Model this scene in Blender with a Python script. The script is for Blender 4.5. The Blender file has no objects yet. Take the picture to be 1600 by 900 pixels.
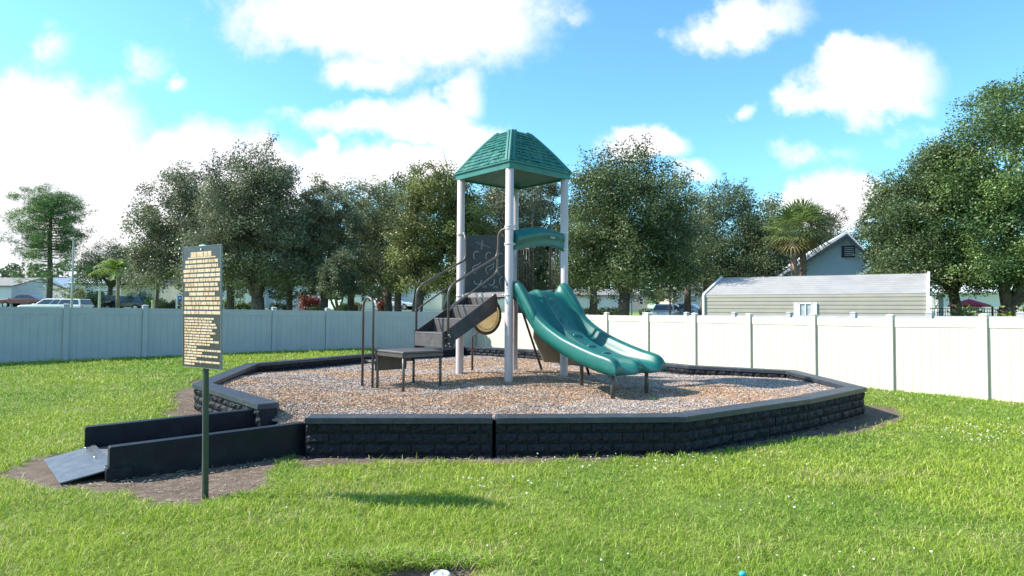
import bpy, math, random
import numpy as np
from mathutils import Vector, Matrix, Euler

# ------------------------------------------------------------------ camera, sky, sun, exposure
scene = bpy.context.scene
C = scene.collection
R = math.radians
CAM = Vector((0.0, 0.0, 1.6))
cam_d = bpy.data.cameras.new('camera')
cam = bpy.data.objects.new('camera', cam_d)
C.objects.link(cam)
cam_d.sensor_width = 36.0
cam_d.lens = 22.5
cam_d.clip_start = 0.05
cam_d.clip_end = 3000.0
CM = (Matrix.Rotation(R(90) + math.atan(0.034), 3, 'X') @ Matrix.Rotation(0.006, 3, 'Z'))
cam.location = CAM
cam.rotation_euler = CM.to_euler()
scene.camera = cam

SUN_AZ = Vector((-0.998, 0.035, 0)).normalized()     # towards the sun, on the ground
SUN_EL = R(41)
sun_dir = Vector((SUN_AZ.x * math.cos(SUN_EL), SUN_AZ.y * math.cos(SUN_EL), math.sin(SUN_EL)))
SUN_STRENGTH = 4.7
SKY_STRENGTH = 0.125
EXPOSURE = 1.0
sl = bpy.data.lights.new('sun', 'SUN')
sl.energy = SUN_STRENGTH
sl.angle = R(0.6)
sl.color = (1.0, 0.93, 0.82)
so = bpy.data.objects.new('sun', sl)
C.objects.link(so)
so.rotation_euler = (-sun_dir).to_track_quat('-Z', 'Y').to_euler()
so.location = (-20, 10, 20)

world = bpy.data.worlds.new('World')
scene.world = world
world.use_nodes = True
wt = world.node_tree
for n in list(wt.nodes): wt.nodes.remove(n)
def wn(t, **kw):
    n = wt.nodes.new(t)
    for k, v in kw.items(): setattr(n, k, v)
    return n
def wmath(op, a, b=None, clamp=False):
    n = wn('ShaderNodeMath', operation=op); n.use_clamp = clamp
    for i, v in enumerate((a, b)):
        if v is None: continue
        if isinstance(v, (int, float)): n.inputs[i].default_value = v
        else: wt.links.new(v, n.inputs[i])
    return n.outputs[0]
sky = wn('ShaderNodeTexSky', sky_type='NISHITA')
sky.sun_disc = False
sky.sun_elevation = SUN_EL
sky.sun_rotation = math.atan2(SUN_AZ.x, SUN_AZ.y)
sky.air_density = 1.0
sky.dust_density = 0.3
sky.ozone_density = 1.0
tc = wn('ShaderNodeTexCoord')
sep = wn('ShaderNodeSeparateXYZ'); wt.links.new(tc.outputs['Generated'], sep.inputs[0])
yy = wmath('MAXIMUM', wmath('ABSOLUTE', sep.outputs[1]), 0.12)
u_ = wmath('DIVIDE', sep.outputs[0], yy)
v_ = wmath('DIVIDE', sep.outputs[2], yy)
# behind the viewer the clouds are shifted so the two halves of the sky differ
u_ = wmath('ADD', u_, wmath('MULTIPLY', wmath('LESS_THAN', sep.outputs[1], 0.0), 0.37))
uv = wn('ShaderNodeCombineXYZ')
wt.links.new(u_, uv.inputs[0]); wt.links.new(v_, uv.inputs[1])
nz = wn('ShaderNodeTexNoise'); nz.inputs['Scale'].default_value = 5.5; nz.inputs['Detail'].default_value = 7
nz.inputs['Roughness'].default_value = 0.62
wt.links.new(uv.outputs[0], nz.inputs['Vector'])
nz2 = wn('ShaderNodeTexNoise'); nz2.inputs['Scale'].default_value = 11.0; nz2.inputs['Detail'].default_value = 9; nz2.inputs['Roughness'].default_value = 0.62
wt.links.new(uv.outputs[0], nz2.inputs['Vector'])
wv = wn('ShaderNodeVectorMath', operation='SUBTRACT'); wt.links.new(nz.outputs['Color'], wv.inputs[0]); wv.inputs[1].default_value = (0.5, 0.5, 0.5)
ws = wn('ShaderNodeVectorMath', operation='SCALE'); wt.links.new(wv.outputs[0], ws.inputs[0]); ws.inputs['Scale'].default_value = 0.15
wa = wn('ShaderNodeVectorMath', operation='ADD'); wt.links.new(uv.outputs[0], wa.inputs[0]); wt.links.new(ws.outputs[0], wa.inputs[1])
CLOUDS = [ # centre x, y, radius x, y (as seen in the photograph), weight
 (600, 0, 280, 100, 1.25), (480, 25, 140, 60, 1.0), (700, 35, 150, 90, 1.2), (575, 95, 110, 45, .9), (760, 60, 80, 60, .6),
 (640, 190, 120, 48, 1.1), (560, 190, 100, 36, .9), (715, 150, 45, 45, .8), (745, 222, 80, 45, 1.1), (630, 268, 130, 45, 1.1),
 (50, 230, 200, 120, 1.5), (180, 300, 200, 110, 1.5), (300, 262, 120, 75, 1.3), (390, 290, 120, 80, 1.2), (60, 370, 260, 110, 1.4),
 (500, 270, 70, 40, .9), (505, 235, 22, 30, .8), (420, 236, 34, 22, .8), (85, 62, 26, 46, .32), (272, 118, 24, 26, .62), (222, 88, 46, 40, .22),
 (165, 138, 32, 34, .36), (35, 130, 40, 20, .4),
 (1365, 130, 118, 68, 1.3), (1290, 155, 80, 38, .75), (1420, 165, 60, 40, .8), (1165, 28, 100, 46, .72), (1000, 226, 78, 34, 1.15), (1085, 268, 46, 24, .5),
 (1310, 318, 110, 42, 1.3), (1290, 243, 60, 30, .34), (1178, 158, 18, 24, .45), (1460, 215, 70, 22, .3), (890, 10, 34, 24, .3),
 (1750, 330, 160, 60, 1.1), (1900, 120, 160, 90, 1.0), (-300, 60, 200, 120, 1.1), (-500, 300, 300, 150, 1.3), (800, -420, 380, 160, 1.0), (1500, -300, 260, 100, .8), (200, -350, 200, 120, .8)]
acc = None
for (cx, cy, rx, ry, w) in CLOUDS:
    cu = (cx - 800) / 1000; cv = (484 + .006 * (cx - 800) - cy) / 1000
    a = wn('ShaderNodeVectorMath', operation='SUBTRACT'); wt.links.new(wa.outputs[0], a.inputs[0]); a.inputs[1].default_value = (cu, cv, 0)
    b = wn('ShaderNodeVectorMath', operation='MULTIPLY'); wt.links.new(a.outputs[0], b.inputs[0]); b.inputs[1].default_value = (1000 / rx, 1000 / ry, 0)
    l = wn('ShaderNodeVectorMath', operation='LENGTH'); wt.links.new(b.outputs[0], l.inputs[0])
    m = wmath('MULTIPLY', wmath('SUBTRACT', 1.15, l.outputs['Value']), w)
    m = wmath('MINIMUM', m, w)
    acc = m if acc is None else wmath('MAXIMUM', acc, m)
dens = wmath('ADD', acc, wmath('MULTIPLY', wmath('SUBTRACT', nz2.outputs['Fac'], 0.5), 1.25))
mr = wn('ShaderNodeMapRange', interpolation_type='SMOOTHSTEP')
wt.links.new(dens, mr.inputs['Value']); mr.inputs['From Min'].default_value = 0.0; mr.inputs['From Max'].default_value = 0.75
cfac = mr.outputs['Result']
cr = wn('ShaderNodeValToRGB')
nz3 = wn('ShaderNodeTexNoise'); nz3.inputs['Scale'].default_value = 6.0; nz3.inputs['Detail'].default_value = 5
sh_ = wn('ShaderNodeVectorMath', operation='ADD'); wt.links.new(wa.outputs[0], sh_.inputs[0]); sh_.inputs[1].default_value = (3.1, 1.7, 0.4)
wt.links.new(sh_.outputs[0], nz3.inputs['Vector'])
wt.links.new(nz3.outputs['Fac'], cr.inputs[0])
cr.color_ramp.elements[0].position = 0.40; cr.color_ramp.elements[0].color = (0.74, 0.74, 0.80, 1)
cr.color_ramp.elements[1].position = 0.56; cr.color_ramp.elements[1].color = (1.0, 0.96, 0.96, 1)
CLOUD_GAIN = 6.0
csc = wn('ShaderNodeVectorMath', operation='SCALE'); wt.links.new(cr.outputs[0], csc.inputs[0]); csc.inputs['Scale'].default_value = CLOUD_GAIN
hs = wn('ShaderNodeVectorMath', operation='MULTIPLY'); wt.links.new(sky.outputs[0], hs.inputs[0]); hs.inputs[1].default_value = (0.66, 1.10, 1.22)
mx = wn('ShaderNodeMix', data_type='RGBA')
wt.links.new(cfac, mx.inputs['Factor']); wt.links.new(hs.outputs[0], mx.inputs['A']); wt.links.new(csc.outputs[0], mx.inputs['B'])
bg = wn('ShaderNodeBackground'); bg.inputs['Strength'].default_value = SKY_STRENGTH
wt.links.new(mx.outputs['Result'], bg.inputs['Color'])
wo = wn('ShaderNodeOutputWorld'); wt.links.new(bg.outputs[0], wo.inputs[0])
try: world.cycles.sampling_method = 'MANUAL'; world.cycles.sample_map_resolution = 512
except Exception: pass

vs = scene.view_settings
vs.view_transform = 'Standard'; vs.look = 'None'; vs.gamma = 1.0; vs.exposure = EXPOSURE; vs.use_curve_mapping = False

# ------------------------------------------------------------------ numeric helpers
def ray(px, py):
    return CM @ Vector(((px - 800) / 1000, (450 - py) / 1000, -1))
def at(px, py, Y):                    # the point seen at this pixel, Y metres in front
    d = ray(px, py); return CAM + d * (Y / d.y)
def on(px, py, z=0.0):                # the point seen at this pixel on a level z
    d = ray(px, py); return CAM + d * ((z - CAM.z) / d.z)
def S(x, a, b):
    t = np.clip((np.asarray(x, float) - a) / (b - a), 0, 1); return t * t * (3 - 2 * t)
_rng = np.random.RandomState(7)
_tab = _rng.rand(256, 256)
def vnoise(x, y, s=1.0, o=0):
    x = np.asarray(x, float) * s + 37.3 + o * 17.1; y = np.asarray(y, float) * s + 91.7 + o * 5.3
    xi = np.floor(x).astype(int); yi = np.floor(y).astype(int); fx = x - xi; fy = y - yi
    fx = fx * fx * (3 - 2 * fx); fy = fy * fy * (3 - 2 * fy)
    a = _tab[xi % 256, yi % 256]; b = _tab[(xi + 1) % 256, yi % 256]; c = _tab[xi % 256, (yi + 1) % 256]; d = _tab[(xi + 1) % 256, (yi + 1) % 256]
    return (a * (1 - fx) + b * fx) * (1 - fy) + (c * (1 - fx) + d * fx) * fy
def fbm(x, y, s=1.0, o=0, n=3):
    r = 0; a = 1; t = 0
    for i in range(n): r = r + a * vnoise(x, y, s * 2 ** i, o + i * 3); t += a; a *= .5
    return r / t
def terrain(x, y):
    x = np.asarray(x, float); y = np.asarray(y, float)
    z = .25 * S(y, 8.5, 14) * S(.35 * (y - 9) - x, 1, 5)
    z = z * (1 - .95 * S(y, 16, 20) * S(x, -5.0, -3.0) * (1 - S(y, 26, 30)))
    z = z * (1 - .4 * S(y, 27, 34)) + 1.35 * S(y, 30, 72)
    z = z + .03 * (fbm(x, y, .7, 1) - .5) * (1 - S(y, 26, 34))
    # washed-out hollow around the drain pipe near the viewer
    z = z - .20 * np.exp(-(((x + .60) / .36) ** 4 + ((y - 3.86) / .15) ** 4))
    return z
def gz(x, y): return float(terrain(x, y))

def seg_dist(x, y, a, b):
    ax, ay = a; bx, by = b; dx, dy = bx - ax, by - ay
    t = np.clip(((x - ax) * dx + (y - ay) * dy) / (dx * dx + dy * dy), 0, 1)
    return np.hypot(x - ax - t * dx, y - ay - t * dy)
def poly_sd(x, y, P):                 # signed distance, positive inside
    ins = np.zeros(np.shape(x), bool); d = np.full(np.shape(x), 1e9)
    for i in range(len(P)):
        a = P[i]; b = P[(i + 1) % len(P)]
        d = np.minimum(d, seg_dist(x, y, a, b))
        if a[1] != b[1]:
            c = ((a[1] > y) != (b[1] > y)) & (x < (b[0] - a[0]) * (y - a[1]) / (b[1] - a[1]) + a[0])
            ins ^= c
    return np.where(ins, d, -d)

# ------------------------------------------------------------------ object helpers
W = {}                                # own record of world matrices
def tag(o, label=None, cat=None, group=None, kind=None):
    if label: o['label'] = label
    if cat: o['category'] = cat
    if group: o['group'] = group
    if kind: o['kind'] = kind
    return o
def thing(name, loc, label, cat, group=None, rz=0.0):
    o = bpy.data.objects.new(name, None); C.objects.link(o)
    o.location = loc; o.rotation_euler = (0, 0, rz); o.empty_display_size = .3
    W[o] = Matrix.Translation(Vector(loc)) @ Matrix.Rotation(rz, 4, 'Z')
    return tag(o, label, cat, group)
def link_mesh(name, me, m, parent=None):
    o = bpy.data.objects.new(name, me); C.objects.link(o)
    if m is not None:
        for mm in (m if isinstance(m, (list, tuple)) else [m]): me.materials.append(mm)
    if parent is not None:
        o.parent = parent; W[o] = W[parent]
    else: W[o] = Matrix.Identity(4)
    return o
def np_mesh(name, V, F, col=None, smooth=False, mats=None):
    """V (n,3); F list of (m,k) arrays; col list of (m,3) matching F"""
    me = bpy.data.meshes.new(name)
    V = np.asarray(V, np.float32)
    me.vertices.add(len(V)); me.vertices.foreach_set('co', V.ravel())
    tot = sum(f.shape[0] * f.shape[1] for f in F); nf = sum(f.shape[0] for f in F)
    me.loops.add(tot); me.loops.foreach_set('vertex_index', np.concatenate([f.ravel() for f in F]).astype(np.int32))
    me.polygons.add(nf)
    sizes = np.concatenate([np.full(f.shape[0], f.shape[1]) for f in F])
    me.polygons.foreach_set('loop_start', np.concatenate([[0], np.cumsum(sizes)[:-1]]).astype(np.int32))
    try: me.polygons.foreach_set('loop_total', sizes.astype(np.int32))
    except Exception: pass
    if mats is not None: me.polygons.foreach_set('material_index', np.asarray(mats, np.int32))
    me.polygons.foreach_set('use_smooth', np.full(nf, smooth))
    me.update(calc_edges=True)
    if col is not None:
        at_ = me.attributes.new('tint', 'FLOAT_COLOR', 'FACE')
        c = np.concatenate(col); c = np.concatenate([c, np.ones((len(c), 1))], 1)
        at_.data.foreach_set('color', c.astype(np.float32).ravel())
    return me

class MB:
    """collects shapes in world (or the parent's) space and links them as ONE mesh object"""
    def __init__(s): s.v = []; s.f = []; s.m = []; s.sm = []
    def add(s, vs_, fs, mi=0, smooth=False):
        o = len(s.v); s.v += [tuple(p) for p in vs_]
        for f in fs: s.f.append(tuple(i + o for i in f)); s.m.append(mi); s.sm.append(smooth)
        return s
    def box(s, c, size, M=None, mi=0, bev=0.0):
        hx, hy, hz = size[0] / 2, size[1] / 2, size[2] / 2
        c = Vector(c)
        if bev > 0 and min(hx, hy, hz) > bev * 1.05:
            b = bev; vs_ = []; idx = {}
            for sx in (-1, 1):
                for sy in (-1, 1):
                    for sz in (-1, 1):
                        for ax in range(3):
                            p = [sx * (hx - b), sy * (hy - b), sz * (hz - b)]
                            p[ax] = (sx * hx, sy * hy, sz * hz)[ax]
                            idx[(sx, sy, sz, ax)] = len(vs_); vs_.append(Vector(p))
            fs = []
            for ax in range(3):
                a, b2 = [i for i in range(3) if i != ax]
                for sg in (-1, 1):
                    q = []
                    for (i, j) in ((-1, -1), (1, -1), (1, 1), (-1, 1)):
                        k = [0, 0, 0]; k[ax] = sg; k[a] = i; k[b2] = j; q.append(idx[(*k, ax)])
                    fs.append(q)
            for ax in range(3):
                a, b2 = [i for i in range(3) if i != ax]
                for i in (-1, 1):
                    for j in (-1, 1):
                        k0 = [0, 0, 0]; k0[ax] = -1; k0[a] = i; k0[b2] = j; k1 = list(k0); k1[ax] = 1
                        fs.append([idx[(*k0, a)], idx[(*k1, a)], idx[(*k1, b2)], idx[(*k0, b2)]])
            for sx in (-1, 1):
                for sy in (-1, 1):
                    for sz in (-1, 1): fs.append([idx[(sx, sy, sz, 0)], idx[(sx, sy, sz, 1)], idx[(sx, sy, sz, 2)]])
        else:
            vs_ = [Vector((x * hx, y * hy, z * hz)) for x in (-1, 1) for y in (-1, 1) for z in (-1, 1)]
            fs = [(0, 1, 3, 2), (4, 6, 7, 5), (0, 4, 5, 1), (2, 3, 7, 6), (0, 2, 6, 4), (1, 5, 7, 3)]
        if M is not None: vs_ = [M @ p for p in vs_]
        return s.add([c + p for p in vs_], fs, mi)
    def prism(s, pts, ex, mi=0, smooth=False):      # planar polygon (3D) extruded by vector ex
        n = len(pts); ex = Vector(ex); p = [Vector(q) for q in pts]
        fs = [tuple(range(n))[::-1], tuple(range(n, 2 * n))] + [(i, (i + 1) % n, n + (i + 1) % n, n + i) for i in range(n)]
        return s.add(p + [q + ex for q in p], fs, mi, smooth)
    def tube(s, path, r, n=10, mi=0, caps=True, closed=False):
        P = [Vector(p) for p in path]; rs = r if isinstance(r, (list, tuple)) else [r] * len(P)
        T = []
        for i in range(len(P)):
            a = P[max(i - 1, 0)] if not closed else P[i - 1]; b = P[min(i + 1, len(P) - 1)] if not closed else P[(i + 1) % len(P)]
            T.append((b - a).normalized())
        up = Vector((0, 0, 1)) if abs(T[0].z) < .9 else Vector((1, 0, 0))
        nrm = (up - T[0] * up.dot(T[0])).normalized(); vs_ = []
        for i, p in enumerate(P):
            nrm = (nrm - T[i] * nrm.dot(T[i])).normalized(); bi = T[i].cross(nrm)
            for k in range(n):
                a = 2 * math.pi * k / n; vs_.append(p + (nrm * math.cos(a) + bi * math.sin(a)) * rs[i])
        fs = []; m = len(P)
        for i in range(m if closed else m - 1):
            j = (i + 1) % m
            for k in range(n): fs.append((i * n + k, i * n + (k + 1) % n, j * n + (k + 1) % n, j * n + k))
        s.add(vs_, fs, mi, True)
        if caps and not closed:
            o = len(s.v) - len(vs_)
            s.f.append(tuple(o + k for k in range(n))[::-1]); s.m.append(mi); s.sm.append(False)
            s.f.append(tuple(o + (m - 1) * n + k for k in range(n))); s.m.append(mi); s.sm.append(False)
        return s
    def grid(s, rows, mi=0, smooth=True, closed=False):
        nr, nc = len(rows), len(rows[0]); fs = []
        for i in range(nr - 1):
            for j in range(nc if closed else nc - 1):
                k = (j + 1) % nc; fs.append((i * nc + j, i * nc + k, (i + 1) * nc + k, (i + 1) * nc + j))
        return s.add([p for r_ in rows for p in r_], fs, mi, smooth)
    def lathe(s, c, prof, n=20, mi=0, smooth=True):
        rows = [[Vector(c) + Vector((r * math.cos(2 * math.pi * k / n), r * math.sin(2 * math.pi * k / n), z)) for k in range(n)] for (r, z) in prof]
        return s.grid(rows, mi, smooth, True)
    def build(s, name, m, parent=None, world=True, label=None):
        V = s.v
        if parent is not None and world:
            Mi = W[parent].inverted(); V = [tuple(Mi @ Vector(p)) for p in V]
        me = bpy.data.meshes.new(name); me.from_pydata(V, [], s.f)
        me.polygons.foreach_set('material_index', s.m); me.polygons.foreach_set('use_smooth', s.sm); me.update()
        import bmesh
        bm = bmesh.new(); bm.from_mesh(me); bmesh.ops.recalc_face_normals(bm, faces=bm.faces); bm.to_mesh(me); bm.free()
        o = link_mesh(name, me, m, parent)
        if label: o['label'] = label
        return o
def arc(c, r, a0, a1, n, ux, uy):
    return [Vector(c) + Vector(ux) * (r * math.cos(R(a0 + (a1 - a0) * i / n))) + Vector(uy) * (r * math.sin(R(a0 + (a1 - a0) * i / n))) for i in range(n + 1)]
def smooth_path(P, k=6, rad=.1):       # rounds the corners of a polyline
    P = [Vector(p) for p in P]; out = [P[0]]
    for i in range(1, len(P) - 1):
        a, b, c = P[i - 1], P[i], P[i + 1]
        r1 = min(rad, (a - b).length * .48, (c - b).length * .48)
        s0 = b + (a - b).normalized() * r1; s1 = b + (c - b).normalized() * r1
        for j in range(k + 1):
            t = j / k; out.append(s0.lerp(b, t).lerp(b.lerp(s1, t), t))
    return out + [P[-1]]

# ------------------------------------------------------------------ materials
def mat(name, col, rough=.6, col2=None, nscale=6.0, namt=1.0, bump=0.0, bscale=60.0, metal=0.0, spec=.5, attr=False, trans=0.0, coat=0.0, hue=None, detail=4, dirt=None):
    m = bpy.data.materials.new(name); m.use_nodes = True; t = m.node_tree; N = t.nodes; L = t.links
    b = N['Principled BSDF']
    b.inputs['Roughness'].default_value = rough; b.inputs['Metallic'].default_value = metal
    b.inputs['Specular IOR Level'].default_value = spec
    if coat: b.inputs['Coat Weight'].default_value = coat; b.inputs['Coat Roughness'].default_value = .12
    tcn = N.new('ShaderNodeTexCoord'); src = None
    if attr:
        a = N.new('ShaderNodeAttribute'); a.attribute_name = 'tint'; src = a.outputs['Color']
    c1 = (*col, 1); c2 = (*(col2 or tuple(x * .8 for x in col)), 1)
    nt = N.new('ShaderNodeTexNoise'); nt.inputs['Scale'].default_value = nscale; nt.inputs['Detail'].default_value = detail
    L.new(tcn.outputs['Object'], nt.inputs['Vector'])
    rp = N.new('ShaderNodeValToRGB'); rp.color_ramp.elements[0].position = .35; rp.color_ramp.elements[1].position = .68
    rp.color_ramp.elements[0].color = c1; rp.color_ramp.elements[1].color = c2
    L.new(nt.outputs['Fac'], rp.inputs[0]); out = rp.outputs[0]
    if src is not None:
        mm = N.new('ShaderNodeMix'); mm.data_type = 'RGBA'; mm.blend_type = 'MULTIPLY'; mm.inputs['Factor'].default_value = 1
        L.new(out, mm.inputs['A']); L.new(src, mm.inputs['B']); out = mm.outputs['Result']
    if dirt is not None:               # stains with a shape of their own
        d2 = N.new('ShaderNodeTexNoise'); d2.inputs['Scale'].default_value = dirt[1]; d2.inputs['Detail'].default_value = 6; d2.inputs['Roughness'].default_value = .7
        mp = N.new('ShaderNodeMapping'); mp.inputs['Scale'].default_value = dirt[3] if len(dirt) > 3 else (1, 1, 1)
        L.new(tcn.outputs['Object'], mp.inputs[0]); L.new(mp.outputs[0], d2.inputs['Vector'])
        r2 = N.new('ShaderNodeMapRange'); r2.inputs['From Min'].default_value = .52; r2.inputs['From Max'].default_value = .75; r2.inputs['To Max'].default_value = dirt[2]
        L.new(d2.outputs['Fac'], r2.inputs['Value'])
        mm = N.new('ShaderNodeMix'); mm.data_type = 'RGBA'; L.new(r2.outputs[0], mm.inputs['Factor']); L.new(out, mm.inputs['A']); mm.inputs['B'].default_value = (*dirt[0], 1); out = mm.outputs['Result']
    L.new(out, b.inputs['Base Color'])
    if bump:
        bn = N.new('ShaderNodeTexNoise'); bn.inputs['Scale'].default_value = bscale; bn.inputs['Detail'].default_value = 3
        L.new(tcn.outputs['Object'], bn.inputs['Vector'])
        bp = N.new('ShaderNodeBump'); bp.inputs['Strength'].default_value = bump; bp.inputs['Distance'].default_value = .01
        L.new(bn.outputs['Fac'], bp.inputs['Height']); L.new(bp.outputs[0], b.inputs['Normal'])
    if trans:
        tr = N.new('ShaderNodeBsdfTranslucent'); L.new(out, tr.inputs['Color'])
        ms = N.new('ShaderNodeMixShader'); ms.inputs[0].default_value = trans
        L.new(b.outputs[0], ms.inputs[1]); L.new(tr.outputs[0], ms.inputs[2]); L.new(ms.outputs[0], N['Material Output'].inputs[0])
    return m
M = {}
M['grass'] = mat('grass_blade', (1, 1, 1), .55, (.82, .88, .8), 1.3, attr=True, trans=.38, spec=.35)
M['leaf'] = mat('leaf', (1, 1, 1), .45, (.7, .75, .7), .9, attr=True, trans=.30, spec=.4)
M['bark'] = mat('bark', (.13, .105, .085), .95, (.06, .05, .042), 9, bump=.8, bscale=18)
M['palmbark'] = mat('palm_bark', (.30, .24, .18), .95, (.16, .12, .09), 12, bump=.8, bscale=14)
M['chip'] = mat('wood_chip', (1, 1, 1), .85, (.75, .75, .75), 3, attr=True)
M['mulch'] = mat('mulch_base', (.27, .21, .17), .95, (.15, .115, .09), 14, bump=1.0, bscale=40, detail=8)
M['block'] = mat('charcoal_block', (.009, .011, .016), .6, (.022, .025, .032), 30, bump=.7, bscale=70, spec=.18)
M['cap'] = mat('charcoal_coping', (.021, .029, .044), .42, (.032, .040, .056), 16, bump=.35, bscale=90, spec=.45, dirt=((.16, .15, .14), 5, .4))
M['plank'] = mat('black_ramp_wall', (.004, .006, .011), .45, (.007, .010, .016), 7, bump=.15, bscale=50, spec=.22, dirt=((.03, .033, .038), 4, .4))
M['steel'] = mat('ramp_plate', (.10, .12, .14), .38, (.16, .17, .19), 12, bump=.2, bscale=60, metal=.3, dirt=((.22, .19, .15), 6, .5))
M['ramp'] = mat('ramp_floor', (.12, .13, .15), .6, (.18, .18, .19), 9, bump=.4, bscale=60, dirt=((.24, .19, .13), 5, .6))
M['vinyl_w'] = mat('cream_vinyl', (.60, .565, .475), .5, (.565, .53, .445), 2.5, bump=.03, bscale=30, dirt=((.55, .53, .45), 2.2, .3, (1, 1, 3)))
M['vinyl_g'] = mat('pale_vinyl', (.365, .395, .425), .5, (.33, .36, .39), 2.5, bump=.03, bscale=30, dirt=((.38, .41, .38), 2.2, .35, (1, 1, 3)))  # same vinyl as the right fence, shade painted in as a darker, bluer colour
M['vinyl_grey'] = mat('grey_vinyl', (.42, .42, .43), .5, (.36, .36, .37), 3)
M['post'] = mat('post_paint', (.53, .455, .465), .42, (.485, .415, .43), 5, dirt=((.38, .34, .33), 7, .35, (1, 1, .4)), spec=.5)
M['green'] = mat('green_plastic', (.003, .120, .100), .42, (.004, .095, .084), 3, bump=.05, bscale=40, coat=.10, dirt=((.10, .24, .20), 5, .3))
M['roofg'] = mat('roof_plastic', (.008, .115, .095), .45, (.014, .155, .128), 6, bump=.1, bscale=40, dirt=((.10, .24, .20), 4, .35))
M['brown'] = mat('brown_powder_coat', (.070, .057, .052), .38, (.095, .078, .070), 8, bump=.1, bscale=120)
M['deck'] = mat('brown_vinyl_deck', (.060, .050, .052), .5, (.09, .078, .078), 10, bump=.35, bscale=120, dirt=((.16, .13, .11), 7, .5))
M['panel'] = mat('dark_panel', (.030, .024, .029), .5, (.040, .033, .038), 5, dirt=((.11, .10, .10), 5, .35))
M['line'] = mat('engraved_line', (.50, .47, .50), .6)
M['clamp'] = mat('clamp', (.58, .56, .57), .4, metal=.2)
M['beige'] = mat('beige_panel', (.42, .31, .22), .55, (.34, .25, .18), 4, bump=.1, bscale=30, dirt=((.25, .18, .13), 5, .5))
M['wheelp'] = mat('cream_wheel_panel', (.80, .72, .52), .5, (.74, .58, .36), 5, trans=.55, dirt=((.55, .32, .12), 5, .6))
M['sticker'] = mat('sticker', (.62, .68, .72), .4)
M['signb'] = mat('sign_black', (.016, .015, .018), .45, (.022, .021, .025), 6, coat=.1, dirt=((.10, .10, .11), 6, .4))
M['signt'] = mat('sign_lettering', (.68, .53, .36), .55, (.58, .37, .22), 7)
M['signtick'] = mat('sign_tick', (.05, .035, .03), .6)
M['spost'] = mat('green_post', (.022, .040, .024), .45, (.035, .055, .035), 12, metal=.2)
M['alu'] = mat('aluminium', (.62, .63, .64), .35, metal=.8)
M['asphalt'] = mat('asphalt', (.07, .07, .072), .95, (.05, .05, .052), 2, bump=.3)
M['white'] = mat('white_paint', (.78, .78, .77), .5, (.70, .71, .72), 4)
M['house_w'] = mat('white_siding', (.74, .74, .72), .6, (.66, .67, .68), 1.2)
M['house_b'] = mat('pale_blue_siding', (.64, .68, .72), .6, (.58, .63, .68), 1.2)
M['house_c'] = mat('cream_siding', (.70, .64, .50), .6, (.62, .56, .44), 1.2)
M['house_s'] = mat('slate_blue_stucco', (.45, .57, .73), .8, (.41, .53, .69), 1.5, bump=.2, bscale=20)
M['roofw'] = mat('white_metal_roof', (.74, .75, .76), .4, (.66, .68, .70), 2)
M['roofd'] = mat('grey_shingle_roof', (.24, .235, .23), .9, (.17, .165, .16), 8)
M['navy'] = mat('navy_trim', (.03, .05, .09), .5)
M['siding'] = mat('putty_siding', (.33, .305, .26), .6, (.29, .27, .235), 2, dirt=((.28, .28, .26), 1.3, .4, (1, 1, 2)))
M['shedroof'] = mat('weathered_white_metal', (.36, .355, .35), .6, (.31, .305, .305), 1.6, dirt=((.26, .26, .28), 1.1, .75, (1.4, .5, .5)))
M['glass'] = mat('window_glass', (.04, .055, .07), .08, (.06, .08, .10), 2, spec=.8)
M['blind'] = mat('window_blind', (.42, .45, .48), .5)
M['black'] = mat('black_metal', (.012, .012, .014), .45)
M['edging'] = mat('grey_edging', (.20, .21, .22), .5, metal=.4)
M['tyre'] = mat('tyre', (.015, .015, .015), .9)
M['chrome'] = mat('wheel_metal', (.5, .5, .52), .3, metal=.8)
for k, c in (('maroon', (.16, .012, .02)), ('carwhite', (.74, .75, .77)), ('navycar', (.012, .018, .035)), ('silver', (.42, .44, .47)), ('darkcar', (.03, .034, .04)), ('bluecar', (.10, .22, .42))):
    M[k] = mat('car_paint_' + k, c, .25, tuple(x * .9 for x in c), 3, coat=.8, metal=.15)
M['lampglass'] = mat('headlight_glass', (.75, .78, .8), .1)
M['red'] = mat('red_canvas', (.62, .012, .06), .7, (.52, .01, .05), 4)
M['stop'] = mat('sign_red', (.5, .03, .035), .4)
M['bluesign'] = mat('sign_blue', (.04, .08, .42), .4)
M['flower'] = mat('white_petal', (.80, .80, .78), .7)
M['pvc'] = mat('white_pvc', (.82, .83, .84), .35)
M['cyan'] = mat('cyan_plastic', (.04, .48, .58), .4)
M['twig'] = mat('dry_straw', (1, 1, 1), .8, (.8, .8, .8), 4, attr=True)

# ------------------------------------------------------------------ layout of the playground
CZ = .42                                # top of the coping
VA = [(-2.23, 6.96), (-.205, 7.04)]
VB = [(-.165, 7.04), (1.95, 7.19), (4.02, 8.67), (5.53, 10.03), (5.71, 12.9), (3.98, 13.95), (.58, 19.25), (-1.6, 20.9), (-5.67, 13.76), (-4.95, 10.0), (-3.1, 7.9)]
BED = VA + VB[1:]
def mulch_z(x, y):
    x = np.asarray(x, float); y = np.asarray(y, float)
    z = np.interp(y, [7, 9, 12, 14, 20], [.375, .355, .30, .21, .13]) + .13 * np.exp(-(x ** 2 + (y - 12.3) ** 2) / 3.4) + .05 * (fbm(x, y, .9, 5) - .5)
    for (cx, cy, r, d) in ((-2.75, 7.55, .75, .24), (1.7, 9.6, .7, .09), (-1.9, 10.1, .6, .04), (.1, 10.9, .35, .03), (2.6, 9.9, .5, .05)):
        z = z - d * np.exp(-((x - cx) ** 2 + (y - cy) ** 2) / (2 * (r * .6) ** 2))
    return z

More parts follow.
